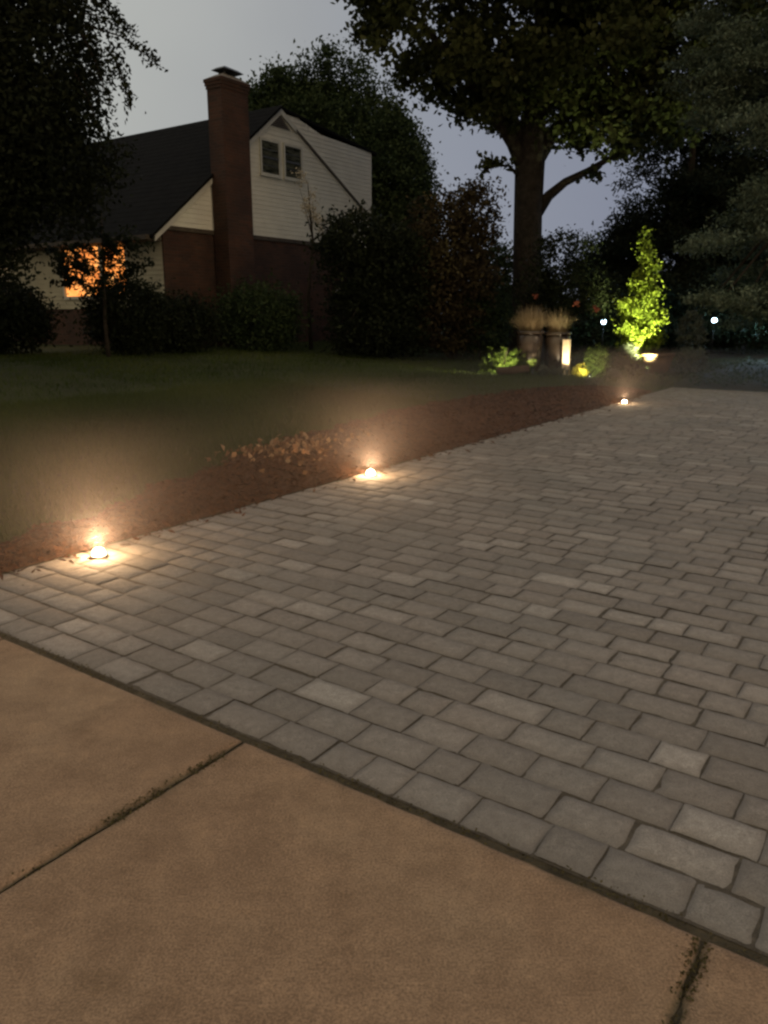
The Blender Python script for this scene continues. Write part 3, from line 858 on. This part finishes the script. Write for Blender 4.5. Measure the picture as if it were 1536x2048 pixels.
# evergreen mass behind the house: clipped dome with small leading shoots
bl = [(-2.0, 33.5, 5.8, 4.0, 3.2, 4.7), (-3.8, 33.5, 7.2, 2.3, 2.6, 3.3), (0.2, 33.5, 5.0, 2.0, 2.6, 4.2)]
tops = []
for k in range(34):
    xx = random.uniform(-6.0, 1.2); zt = 5.6 + 4.9 * math.sqrt(max(0.02, 1 - ((xx + 2.0) / 4.3) ** 2)); tops.append((xx, 32.4 + random.uniform(-.6, .6), zt, 0.17, 0.2, random.uniform(0.3, 0.6)))
tree('evergreen_tree', 'broad dense evergreen rising behind the white gable, its rounded top full of shoots', (-2.0, 33.5),
     [(-2, 33.5, .2), (-2, 33.5, 3), (-2, 33.5, 6), (-2, 33.5, 9.5)], [0.35, 0.28, 0.2, 0.06], bl + tops, 3800, 46, 0.24, 0.15, M['leaf_ever'], M['barkdark'], 8, shell=0.85, flat=1.1, upbias=0.2)

# layered tree on the right
layers = []
for k in range(190):
    z = random.uniform(1.2, 9.8); sx = random.uniform(-2.2, 2.4)
    layers.append((8.1 + sx, 15.6 + random.uniform(-1.4, 1.2), z, random.uniform(0.35, 0.75), random.uniform(0.4, 0.8), random.uniform(0.08, 0.18)))
tree('layered_tree', 'tall tree with tiers of grey olive foliage beside the end of the driveway', (8.6, 16.0),
     [(8.6, 16, 0.1), (8.6, 16, 2.5), (8.55, 15.9, 5), (8.6, 15.9, 8), (8.6, 15.9, 10)], [0.24, 0.2, 0.16, 0.1, 0.03], layers, 2600, 56, 0.14, 0.085, M['leaf_olive'], M['barkdark'], 26, flat=0.5, shell=0.4, upbias=0.8, aspect=0.4)

# dark spruce behind it
cone = []
for k in range(16):
    s = k / 15
    z = 1.0 + 7.6 * s; r = 3.9 * (1 - s) ** 0.85 + 0.25
    for j in range(max(3, int(10 * (1 - s)))):
        a = random.uniform(0, 2 * math.pi); cone.append((9.6 + 0.72 * r * math.cos(a), 26 + 0.6 * r * math.sin(a), z, 0.36 * r + 0.2, 0.36 * r + 0.2, 0.34))
tree('spruce_tree', 'dark spruce with ragged sloping side behind the bright green tree', (9.6, 26),
     [(9.6, 26, 0.2), (9.6, 26, 4), (9.6, 26, 8.8)], [0.25, 0.16, 0.03], cone, 2300, 46, 0.24, 0.16, M['leaf_dark'], M['barkdark'], 10, shell=0.5, flat=0.6, aspect=0.3)
# further dark trees filling the right
tree('dark_tree', 'tall black leafy tree behind the spruce and the layered tree', (13.0, 27.5),
     [(13, 27.5, .2), (13, 27.5, 4), (13, 27.5, 9)], [0.3, 0.24, 0.08], [(12.5, 27, 6.5, 3.0, 2.6, 4.0), (15.5, 26.5, 6.0, 2.8, 2.6, 4.5), (12.0, 26.5, 3.5, 2.4, 2.2, 2.6)], 1000, 48, 0.36, 0.22, M['leaf_dark'], M['barkdark'], 10, shell=0.5)
# low far trees in the gap below the big tree's branches
tree('small_tree', 'low green tree seen in the gap just before the thick trunk', (5.0, 36.0),
     [(5, 36, .2), (5, 36, 2), (5, 36, 3.5)], [0.15, 0.12, 0.04], [(4.6, 36, 2.9, 1.3, 1.3, 1.9), (6.2, 36, 2.5, 1.5, 1.3, 1.5)], 260, 44, 0.26, 0.16, M['leaf_ever'], M['barkdark'], 6)

# trees and shrubs before the house
tree('maple_tree', 'bushy dark red maple hiding the corner of the gable', (-0.35, 19.3),
     [(-0.35, 19.3, .2), (-0.33, 19.3, 1.0), (-0.4, 19.3, 2.2), (-0.3, 19.3, 3.4)], [0.11, 0.09, 0.07, 0.03],
     [(-0.6, 19.3, 2.7, 0.95, 1.0, 1.15), (0.1, 19.3, 2.2, 1.0, 1.0, 1.3), (-0.2, 19.2, 1.3, 1.3, 1.1, 1.0), (-1.0, 19.3, 3.2, 0.5, 0.6, 0.5)], 520, 44, 0.2, 0.105, M['leaf_dark'], M['barkdark'], 12, shell=0.4)
tree('copper_tree', 'feathery copper brown tree standing between house and thick trunk', (1.75, 19.8),
     [(1.75, 19.8, .2), (1.75, 19.8, 1.2), (1.7, 19.8, 2.6), (1.9, 19.8, 4.2)], [0.12, 0.1, 0.07, 0.02],
     [(1.5, 19.8, 3.0, 0.95, 0.9, 1.2), (2.2, 19.8, 3.7, 0.55, 0.6, 0.85), (1.9, 19.7, 2.0, 0.85, 0.9, 1.1), (1.0, 19.8, 2.4, 0.6, 0.7, 1.1), (1.4, 19.6, 1.2, 0.9, 0.8, 0.8)], 480, 42, 0.19, 0.105, M['leaf_red'], M['barkdark'], 14, shell=0.45)
shrub('evergreen_bush', 'rounded dark evergreen bush beside the foot of the thick trunk', (2.45, 19.9), (0.72, 0.7, 0.95), 150, 60, 0.13, 0.075, M['leaf_ever'])
shrub('evergreen_bush', 'dark evergreen bush against the brick below the gable', (-3.1, 19.6), (1.02, 0.8, 0.80), 190, 55, 0.16, 0.09, M['leaf_ever'])
shrub('leafy_shrub', 'black leafy shrub covering the lower half of the orange lit window', (-5.6, 17.2), (0.85, 0.8, 0.80), 210, 50, 0.16, 0.09, M['leaf_dark'])
shrub('leafy_shrub', 'low leafy shrub at the brick corner between lit window and chimney', (-4.7, 18.3), (0.9, 0.7, 0.62), 150, 50, 0.15, 0.085, M['leaf_dark'])
shrub('leafy_shrub', 'wide dark shrub under the drooping tree, before the far end of the house front', (-8.2, 16.8), (1.2, 0.8, 0.80), 260, 50, 0.15, 0.09, M['leaf_dark'])
# airy branches before the lit window
tree('thin_tree', 'thin leafy tree whose leaves speckle the orange lit window', (-5.75, 16.4),
     [(-5.75, 16.4, .3), (-5.77, 16.4, 1.2), (-5.7, 16.4, 2.4), (-5.65, 16.4, 3.4)], [0.05, 0.04, 0.028, 0.01],
     [(-5.9, 16.3, 2.55, 0.9, 0.4, 0.75), (-5.1, 16.3, 2.7, 0.5, 0.4, 0.5), (-6.4, 16.3, 2.3, 0.4, 0.4, 0.5)], 125, 24, 0.075, 0.09, M['leaf_dark'], M['barkdark'], 18, shell=0.2)
# light fleck sprays added to stand for dappled streetlight on the gable
tree('dapple_tree', 'slender tree with light fleck sprays standing for dappled light on the white gable', (-1.9, 20.6),
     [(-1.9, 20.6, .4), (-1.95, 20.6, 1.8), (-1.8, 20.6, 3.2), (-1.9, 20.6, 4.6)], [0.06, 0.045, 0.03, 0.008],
     [(-1.85, 20.6, 4.05, 0.16, 0.2, 0.36), (-1.65, 20.6, 3.65, 0.14, 0.2, 0.25), (-2.05, 20.6, 4.75, 0.16, 0.2, 0.18), (-0.62, 20.6, 3.85, 0.18, 0.2, 0.14), (-0.95, 20.6, 3.6, 0.22, 0.2, 0.1)], 46, 20, 0.075, 0.06, M['leaf_dapple'], M['barkdark'], 12, shell=0.2)
# hedge closing the view behind the planting bed
m = None
hb = [(5.3 + k * 0.85 + random.uniform(-.2, .2), 24.6 + random.uniform(-.4, .4), 0.9 + random.uniform(-.1, .5), random.uniform(.6, 1.0), 0.8, random.uniform(.8, 1.7)) for k in range(14)]
shrub('hedge', 'long dark hedge closing the planting bed behind the lamps', (9.5, 24.9), (5, 1, 1.2), 900, 46, 0.2, 0.12, M['leaf_ever'], cat='hedge', stems=14, blobs=hb)
hb = [(-0.5 + k * 1.2, 23.6, 0.9, 0.9, 0.7, 1.0 + 0.2 * math.sin(k * 2.1)) for k in range(6)]
shrub('hedge', 'dark hedge running behind the copper tree to the thick trunk', (2.4, 23.6), (3, 1, 1), 420, 46, 0.2, 0.11, M['leaf_dark'], cat='hedge', stems=10, blobs=hb)

# ================================================================== PLANTING BED
def at(k, y, dz=0.0):
    x, yy = bearing(k, y); return (x, yy, ground_z(x, yy) + dz)

# two tall dark planters
prof = [(0.20, 0.0), (0.225, 0.02), (0.25, 0.2), (0.275, 0.45), (0.285, 0.62), (0.28, 0.74), (0.262, 0.80)]
rimp = [(0.262, 0.801), (0.292, 0.802), (0.302, 0.82), (0.302, 0.855), (0.290, 0.872), (0.252, 0.872), (0.246, 0.80)]
def planter(p, label):
    t = thing('planter', label, 'planter', p, 0, 'tall dark planters')
    m = MB(); m.lathe(prof, seg=40); m.build('pot', M['glaze'], t, smooth=True)
    m = MB(); m.lathe(rimp, seg=40, cap=False); m.build('rim', M['glaze'], t, smooth=True)
    m = MB(); m.lathe([(0.247, 0.80), (0.001, 0.81)], seg=24, cap=False); m.build('soil', M['soil'], t)
    return t
p1 = at(0.1850, 17.1); p2 = at(0.2195, 17.25)
pl = planter(p1, 'tall dark glazed planter with worn pale marks, farther from the white post')
planter(p2, 'tall dark glazed planter right behind the white lit post')
# worn pale marks around the belly of the first one
m = MB()
for k, (hgt, wid) in enumerate(((0.085, .012), (0.055, .022), (0.06, .010), (0.065, .026), (0.06, .011), (0.085, .012))):
    a = -1.83 + 0.125 * k
    r = 0.2735
    for s in (0,):
        da = wid / r / 2
        z0 = 0.335; z1 = z0 + hgt
        def pt(aa, z, rr): return (rr * math.cos(aa), rr * math.sin(aa), z)
        r0 = 0.25 + 0.025 * (z0 - .2) / .25 + .003; r1 = 0.25 + 0.025 * (min(z1, .45) - .2) / .25 + .003
        m.prism([pt(a - da, z0, r0 - .004), pt(a + da, z0, r0 - .004), pt(a + da, z1, r1 - .004), pt(a - da, z1, r1 - .004)], [pt(a - da, z0, r0), pt(a + da, z0, r0), pt(a + da, z1, r1), pt(a - da, z1, r1)])
m.build('mark', M['glazemark'], pl)

def tuft(name, label, p, n, h, spread, mat, cat='ornamental grass', group=None, w=0.004, droop=0.5, lean=(0, 0), r0=0.12):
    t = thing(name, label, cat, p, 0, group)
    V = []; F = []; T = []; nv = 0
    for _ in range(n):
        a = random.uniform(0, 2 * math.pi); L = h * random.uniform(0.55, 1.15); out = spread * random.uniform(0.15, 1.0)
        bx_, by_ = r0 * random.uniform(0, 1) * math.cos(a), r0 * random.uniform(0, 1) * math.sin(a)
        d = Vector((math.cos(a + random.gauss(0, .4)), math.sin(a + random.gauss(0, .4)), 0)) ; side = Vector((-d.y, d.x, 0))
        pts = []
        for k in range(5):
            s = k / 4
            q = Vector((bx_ + lean[0] * s, by_ + lean[1] * s, 0)) + d * (out * s ** 1.4) + Vector((0, 0, L * (s - droop * 0.5 * s * s * (out / spread))))
            pts.append(q)
        tn = random.random()
        for k, q in enumerate(pts):
            ww = w * (1 - 0.75 * k / 4)
            V += [q - side * ww, q + side * ww]; T += [tn, tn]
        for k in range(4):
            F += [nv + 2 * k, nv + 2 * k + 1, nv + 2 * k + 3, nv + 2 * k + 2]
        nv += 10
    mesh_np('blades', np.array([tuple(v) for v in V]), F, np.full(len(F) // 4, 4), mat, t, attrs={'tint': T})
    return t
tuft('dry_grass', 'dense tan dry grass bursting out of the planter with worn marks', (p1[0], p1[1], p1[2] + .81), 1500, 0.62, 0.42, M['drygrass'], w=0.004, droop=1.1, r0=0.22)
tuft('dry_grass', 'thin brown dry grass in the planter behind the white post', (p2[0], p2[1], p2[2] + .81), 620, 0.58, 0.36, M['drygrass'], w=0.0035, droop=0.9, r0=0.2)

# pale post
pp = at(0.2330, 16.85)
m = MB(); m.box(-0.075, 0.075, -0.06, 0.06, -0.1, 0.74); o = m.build('wooden_post', M['whitewood'], None, pp, bevel=0.008)
o.rotation_euler = (0, R(-1.5), R(-28)); tag(o, 'short pale wooden post brightly lit in front of a dark planter', 'post')

# juniper and log
jp = at(0.150, 16.7)
jt = thing('juniper', 'spreading yellow green juniper fanned out next to the dark planters', 'shrub', jp)
C, A = [], []
for k in range(46):
    a = random.uniform(-0.5, 3.6) if k % 3 else random.uniform(-0.35, 0.5); el = random.uniform(0.1, 1.15); L = random.uniform(0.35, 0.85)
    d = np.array([math.cos(a) * math.cos(el), -abs(math.sin(a)) * math.cos(el) * .6, math.sin(el)])
    for j in range(64):
        s = random.uniform(0.12, 1) ** 0.8
        q = d * L * s + np.array([0, 0, -0.16 * s * s * L]); sd = rng.normal(size=3); sd -= d * sd.dot(d)
        C.append(q + sd * 0.055 * (1.2 - s)); A.append(d + 0.6 * sd)
A = np.array(A); A /= np.linalg.norm(A, axis=1)[:, None]
C = np.array(C); C[:, 2] = np.maximum(C[:, 2], 0.02)
leaves('foliage', C, 0.085, M['leaf_box'], jt, None, 0.22, 0.3, A)
limbs((0, 0, 0), [(0.4, -.1, .3), (-.3, -.1, .4), (0.1, -.2, .5), (.6, -.05, .2)], 0.03).build('stem', M['barkdark'], jt, smooth=True)
lp = at(0.163, 16.1)
m = MB(); m.tube([(-0.30, 0.02, 0.09), (-0.05, 0, 0.10), (0.36, -0.05, 0.15)], [0.075, 0.08, 0.07], 14, 0.06)
o = m.build('log', M['logwood'], None, lp, smooth=True); tag(o, 'split brown log lying under the juniper fronds', 'log')

# low leafy ground cover of the bed
n = 9000
Xg = rng.uniform(-8.2, 5, n); Yg = FAR + 0.25 + 7.5 * rng.uniform(0, 1, n) ** 1.5
keep_ = np.sin(Xg * 2.3 + 1.1 * Yg) * np.sin(Yg * 1.9 - Xg) > -0.25
Xg = Xg[keep_]; Yg = Yg[keep_]
wx, wy = l2w(Xg, Yg)
structure(leaves('ground_cover', np.stack([wx, wy, height_local(Xg, Yg) + rng.uniform(0.0, 0.13, len(Xg))], -1), 0.075, M['leaf_ever'], None, None, 0.6, 0.7), 'stuff')

# little plants
def small_plant(name, label, p, h, r, n, size, mat, cat='plant', aspect=0.5, group=None):
    t = thing(name, label, cat, p, 0, group)
    P_, tint_, cc_ = clusters([(0, 0, h * .55, r, r, h * .5)], n, 14, 0.035 + 0.03 * r, 0.6)
    P_[:, 2] = np.maximum(P_[:, 2], 0.01)
    leaves('foliage', P_, size, mat, t, tint_, aspect, 0.5)
    limbs((0, 0, 0), list(cc_[:5]), 0.012).build('stem', M['barkdark'], t, smooth=True)
    return t
small_plant('boxwood', 'round bright green boxwood clump at the bed front edge beside yellow blooms', at(0.272, 16.75), 0.60, 0.24, 150, 0.05, M['leaf_box'], 'shrub')
small_plant('boxwood', 'dim grey green clump pressed against the foot of the bright green tree', at(0.310, 17.85), 0.60, 0.26, 130, 0.055, M['leaf_grey'], 'shrub')
small_plant('yellow_flower', 'low clump of yellow flowers between white post and bright boxwood', at(0.2505, 16.6), 0.17, 0.15, 60, 0.045, M['leaf_yellow'], 'flower')
for k, lab in ((0.206, 'pale ground leaves at the foot of the marked planter'), (0.2215, 'curly pale sprigs between the planters and the white post'), (0.295, 'low grey sprigs between the two boxwood clumps')):
    small_plant('ground_plant', lab, at(k, 16.45), 0.16 if k < 0.25 else 0.12, 0.13, 30, 0.05, M['leaf_grey'], 'plant')
small_plant('ground_plant', 'low green sprigs at the tip of the mulch bed by the distant driveway lamp', at(0.2700, 14.5), 0.13, 0.16, 26, 0.055, M['leaf_grey'], 'plant')
small_plant('grey_shrub', 'tall faint grey green shrub beyond the terracotta bowl', at(0.388, 18.6), 1.35, 0.34, 120, 0.075, M['leaf_grey'], 'shrub')
small_plant('grey_shrub', 'low faint grey shrub in front of the tall grey green one', at(0.392, 17.6), 0.55, 0.36, 80, 0.07, M['leaf_grey'], 'shrub')
# wide bowl pot
bp_ = at(0.349, 17.6)
pt_ = thing('bowl_pot', 'wide dull terracotta bowl pot beside the bright green tree', 'pot', bp_)
m = MB(); m.lathe([(0.20, 0), (0.23, 0.03), (0.29, 0.2), (0.335, 0.38)], seg=36); m.build('bowl', M['terracotta'], pt_, smooth=True)
m = MB(); m.lathe([(0.335, 0.381), (0.365, 0.385), (0.372, 0.42), (0.365, 0.45), (0.33, 0.452), (0.322, 0.381)], seg=36, cap=False); m.build('rim', M['terracotta'], pt_, smooth=True)
m = MB(); m.lathe([(0.322, 0.40), (0.001, 0.42)], seg=24, cap=False); m.build('soil', M['soil'], pt_)

# bright uplit tree
ux, uy, uz = at(0.3235, 18.2)
utree_bl = [(ux - .08, uy, uz + .42, .26, .3, .34), (ux + .10, uy, uz + .78, .40, .4, .28), (ux - .18, uy, uz + .95, .28, .34, .26), (ux + .16, uy, uz + 1.2, .38, .38, .28), (ux - .16, uy, uz + 1.42, .34, .36, .24), (ux + .08, uy, uz + 1.68, .26, .28, .2), (ux - .06, uy, uz + 1.95, .20, .22, .26), (ux + .13, uy, uz + 2.2, .15, .16, .22), (ux + .02, uy, uz + 2.55, .11, .12, .24), (ux - .05, uy, uz + 2.9, .06, .07, .2)]
ut = tree('young_tree', 'narrow young tree glowing bright lime green under a spotlight', (ux, uy, uz),
     [(ux, uy, uz), (ux, uy, uz + .8), (ux, uy, uz + 1.7), (ux, uy, uz + 2.9)], [0.045, 0.035, 0.022, 0.008], utree_bl, 400, 32, 0.085, 0.072, M['leaf_lime'], M['bark'], 18, shell=0.35, flat=0.5, aspect=0.62, upbias=0.2, limb_r=0.012)

# small dark red maple over the planters with a few bright leaves
rx, ry, rz_ = at(0.222, 19.0)
rt = tree('red_maple', 'dark crimson maple hanging over the planters with a few lit red leaves', (rx, ry, rz_),
     [(rx, ry, rz_), (rx + .05, ry, rz_ + 1), (rx - .05, ry, rz_ + 2.0)], [0.06, 0.045, 0.015], [(rx - .6, ry - .2, rz_ + 1.9, .7, .6, .5), (rx + .2, ry - .2, rz_ + 1.8, .85, .6, .6), (rx + .9, ry - .2, rz_ + 1.5, .55, .5, .5), (rx, ry, rz_ + 2.6, .8, .6, .5)], 240, 30, 0.15, 0.085, M['leaf_dark'], M['barkdark'], 14, shell=0.35)
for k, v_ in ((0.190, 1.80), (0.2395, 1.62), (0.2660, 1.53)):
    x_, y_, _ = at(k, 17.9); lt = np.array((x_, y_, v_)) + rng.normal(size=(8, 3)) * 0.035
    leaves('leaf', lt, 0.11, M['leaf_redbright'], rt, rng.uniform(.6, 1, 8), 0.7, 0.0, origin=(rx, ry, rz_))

# ================================================================== LAMPS
def add_light(name, typ, loc, energy, color, parent=None, **kw):
    d = bpy.data.lights.new(name, typ); d.energy = energy; d.color = color
    for k, v in kw.items(): setattr(d, k, v)
    o = bpy.data.objects.new(name, d); COL.objects.link(o); o.location = loc
    if parent is not None: o.parent = parent
    return o


def drive_lamp(X, Y, label, e):
    x, y = l2w(X, Y)
    t = thing('driveway_lamp', label, 'lamp', (x, y, 0.0), -TH, 'round lamps set into the driveway edge')
    m = MB(); m.lathe([(0.054, -0.01), (0.057, 0.006), (0.052, 0.013), (0.040, 0.015), (0.038, 0.010)], seg=32, cap=False); m.build('bezel', M['brass'], t, smooth=True)
    m = MB(); m.lathe([(0.039, 0.009), (0.037, 0.026), (0.029, 0.044), (0.016, 0.053), (0.001, 0.056)], seg=32); m.build('lens', M['lens'], t, smooth=True)
    add_light('lamp_light', 'POINT', (0, 0, 0.12), e * 0.48, (1.0, 0.62, 0.32), t, shadow_soft_size=0.03)
    s = add_light('lamp_beam', 'SPOT', (0, 0, 0.065), e * 9.0, (1.0, 0.60, 0.37), t, shadow_soft_size=0.03, spot_size=R(176), spot_blend=1.0)
    s.rotation_euler = (math.pi, 0, 0)
    return t
LE = 32.0
drive_lamp(-4.02, 2.70, 'brightest round driveway lamp, next to the sidewalk corner of the driveway', LE)
drive_lamp(-4.07, 5.62, 'round driveway lamp beside the dry leaves on the mulch', LE)
drive_lamp(-4.05, 12.75, 'small distant red tinged driveway lamp near the tip of the mulch bed', LE * 0.5)


def cool_lamp(k, y, z, label, e):
    x, yy = bearing(k, y); gz = ground_z(x, yy)
    t = thing('garden_lamp', label, 'lamp', (x, yy, gz), 0, 'cool white garden lamps before the hedge')
    m = MB(); m.tube([(0, 0, -.1), (0, 0, z - gz - 0.09)], [0.012, 0.010], 10); m.build('pole', M['blackmetal'], t, smooth=True)
    m = MB(); m.lathe([(0.03, z - gz - .10), (0.05, z - gz - .09), (0.05, z - gz - .075)], seg=20); m.build('cap', M['blackmetal'], t, smooth=True)
    m = MB(); m.lathe([(0.035, -.06), (0.058, -.04), (0.068, 0), (0.058, .04), (0.032, .06), (0.001, .068)], c=(0, 0, z - gz), seg=24); m.build('globe', M['coollens'], t, smooth=True)
    add_light('lamp_light', 'POINT', (0, -0.20, z - gz + 0.12), e, (0.40, 0.72, 1.0), t, shadow_soft_size=0.05)
    return t
cool_lamp(0.2770, 22.5, 1.20, 'cool white garden lamp between white post and bright green tree', 15)
cool_lamp(0.3455, 23.0, 1.14, 'cool white garden lamp peeping through the bright green tree', 5)
cool_lamp(0.4165, 22.0, 1.25, 'cool white garden lamp beyond the tall grey green shrub', 15)
cool_lamp(0.4900, 22.0, 1.25, 'cool white garden lamp at the picture edge, only its blue glow visible', 110)


def uplight(p, aim, label, e, col, angle=60, blend=0.6):
    t = thing('garden_spotlight', label, 'spotlight', p, 0, 'ground spotlights in the planting bed')
    d = (Vector(aim) - Vector(p)).normalized(); q = d.to_track_quat('Z', 'Y')
    m = MB(); m.tube([(0, 0, -.08), (0, 0, 0.05)], [0.012, 0.012], 8); m.build('stake', M['blackmetal'], t)
    m = MB(); m.lathe([(0.022, 0), (0.034, 0.015), (0.038, 0.09), (0.038, 0.098), (0.032, 0.098), (0.030, 0.085)], seg=20, cap=False); h = m.build('housing', M['blackmetal'], t, (0, 0, 0.05), smooth=True)
    h.rotation_mode = 'QUATERNION'; h.rotation_quaternion = q
    m = MB(); m.lathe([(0.030, 0.080), (0.001, 0.083)], seg=20, cap=False); l = m.build('lens', M['spotlens'], h)
    lo = Vector((0, 0, 0.05)) + d * 0.12
    s = add_light('spot_beam', 'SPOT', tuple(lo), e, col, t, shadow_soft_size=0.03, spot_size=R(angle), spot_blend=blend)
    s.rotation_mode = 'QUATERNION'; s.rotation_quaternion = d.to_track_quat('-Z', 'Y')
    return t
uplight((5.72, 16.95, ground_z(5.72, 16.95)), (ux, uy, uz + 1.35), 'small black spotlight at the foot of the bright green tree', 1350, (0.95, 0.97, 0.45), 68)
uplight((pp[0] - .06, pp[1] - .38, pp[2] - .02), (pp[0] - .02, pp[1] + .1, pp[2] + .7), 'small black spotlight at the foot of the white post', 42, (1.0, 0.80, 0.50), 80)
uplight((p1[0] - .05, p1[1] - .75, p1[2] - .02), (p1[0], p1[1], p1[2] + 1.0), 'small black spotlight before the marked planter', 34, (1.0, 0.78, 0.5), 80)
bw = at(0.264, 16.05)
uplight((bw[0], bw[1], bw[2] - .02), (bw[0] + .12, bw[1] + .6, bw[2] + .25), 'small black spotlight before the round boxwood', 52, (1.0, 0.94, 0.5), 110)
jl = at(0.1840, 16.15)
uplight((jl[0], jl[1], jl[2] + .02), (jl[0] - .5, jl[1] + .25, jl[2] + .34), 'small black spotlight beside the log and juniper', 150, (1.0, 0.92, 0.45), 105)

# ================================================================== SKY, SUN, CAMERA
SUN_EL, SUN_AZ = 16.0, 128.0      # azimuth clockwise from +Y: behind the photographer
wd = bpy.data.worlds.new('World'); scene.world = wd; wd.use_nodes = True
nt = wd.node_tree; bg = nt.nodes['Background']
sky = N(nt, 'ShaderNodeTexSky', sky_type='NISHITA'); sky.sun_disc = False
sky.sun_elevation = R(3.0); sky.sun_rotation = R(SUN_AZ)
hsv = N(nt, 'ShaderNodeHueSaturation', Saturation=0.25, Value=1.0); nt.links.new(sky.outputs[0], hsv.inputs['Color'])
tc = N(nt, 'ShaderNodeTexCoord'); sep = N(nt, 'ShaderNodeSeparateXYZ'); nt.links.new(tc.outputs['Generated'], sep.inputs[0])
mr = N(nt, 'ShaderNodeMapRange'); mr.inputs['From Min'].default_value = -0.30; mr.inputs['From Max'].default_value = 0.30
nt.links.new(sep.outputs[0], mr.inputs['Value'])
dusk = ramp(nt, mr.outputs[0], [(0.0, (0.46, 0.475, 0.455)), (0.35, (0.37, 0.385, 0.40)), (0.62, (0.305, 0.33, 0.39)), (1.0, (0.24, 0.265, 0.345))])
cl = N(nt, 'ShaderNodeTexNoise', Scale=2.2, Detail=5.0); nt.links.new(tc.outputs['Generated'], cl.inputs['Vector'])
clr = ramp(nt, cl.outputs['Fac'], [(0.3, (0.90, 0.90, 0.92)), (0.7, (1.08, 1.07, 1.05))])
dusk = mixc(nt, 1.0, dusk, clr, 'MULTIPLY')
back = N(nt, 'ShaderNodeMapRange'); back.inputs['From Min'].default_value = 0.1; back.inputs['From Max'].default_value = -0.7
nt.links.new(sep.outputs[1], back.inputs['Value'])
dusk = mixc(nt, back.outputs[0], dusk, (0.85, 0.66, 0.42))  # warm glow added to the sky behind the camera as streetlight-like fill
sc_ = mixc(nt, 1.0, hsv.outputs[0], (0.10, 0.10, 0.10), 'MULTIPLY')
tot = mixc(nt, 0.9, sc_, dusk)
nt.links.new(tot, bg.inputs['Color']); bg.inputs['Strength'].default_value = 1.0

sd = bpy.data.lights.new('streetlight_sun', 'SUN'); sd.energy = 0.26; sd.angle = R(12); sd.color = (1.0, 0.72, 0.44)  # low warm light standing in for an unseen streetlamp behind the camera
so = bpy.data.objects.new('streetlight_sun', sd); COL.objects.link(so)
az = R(SUN_AZ); el = R(SUN_EL)
dv = Vector((math.sin(az) * math.cos(el), math.cos(az) * math.cos(el), math.sin(el)))
so.rotation_euler = dv.to_track_quat('Z', 'Y').to_euler(); so.location = (0, -20, 20)

HALO_DENSITY = 0.024  # low scattering box added to imitate glare halos around the driveway lamps
if HALO_DENSITY:
    m_ = bpy.data.materials.new('lamp halo volume'); m_.use_nodes = True
    nt = m_.node_tree; nt.nodes.remove(nt.nodes['Principled BSDF'])
    vs = N(nt, 'ShaderNodeVolumeScatter', Density=HALO_DENSITY, Anisotropy=0.72); vs.inputs['Color'].default_value = (0.95, 0.87, 0.76, 1)
    nt.links.new(vs.outputs[0], nt.nodes['Material Output'].inputs['Volume'])
    m = MB(); m.box(EDGE - 1.8, RIGHT, NEAR - 1.2, 14.0, -0.05, 0.9)
    o = m.build('halo_haze', m_); o.rotation_euler = (0, 0, -TH); structure(o, 'stuff')

cd = bpy.data.cameras.new('camera'); cam = bpy.data.objects.new('camera', cd); COL.objects.link(cam)
cam.location = (0, 0, 1.45); cam.rotation_euler = (R(90 - 14.5), 0, 0)
cd.sensor_fit = 'VERTICAL'; cd.sensor_height = 36; cd.lens = 36 * 1540 / 2048
cd.clip_start = 0.05; cd.clip_end = 3000
scene.camera = cam
scene.render.engine = 'CYCLES'
scene.view_settings.view_transform = 'Standard'; scene.view_settings.look = 'None'; scene.view_settings.exposure = 0; scene.view_settings.gamma = 1
scene.cycles.max_bounces = 6; scene.cycles.volume_bounces = 0; scene.cycles.transparent_max_bounces = 8
scene.cycles.sample_clamp_indirect = 3.0
scene.cycles.use_denoising = True
scene.cycles.filter_width = 2.5
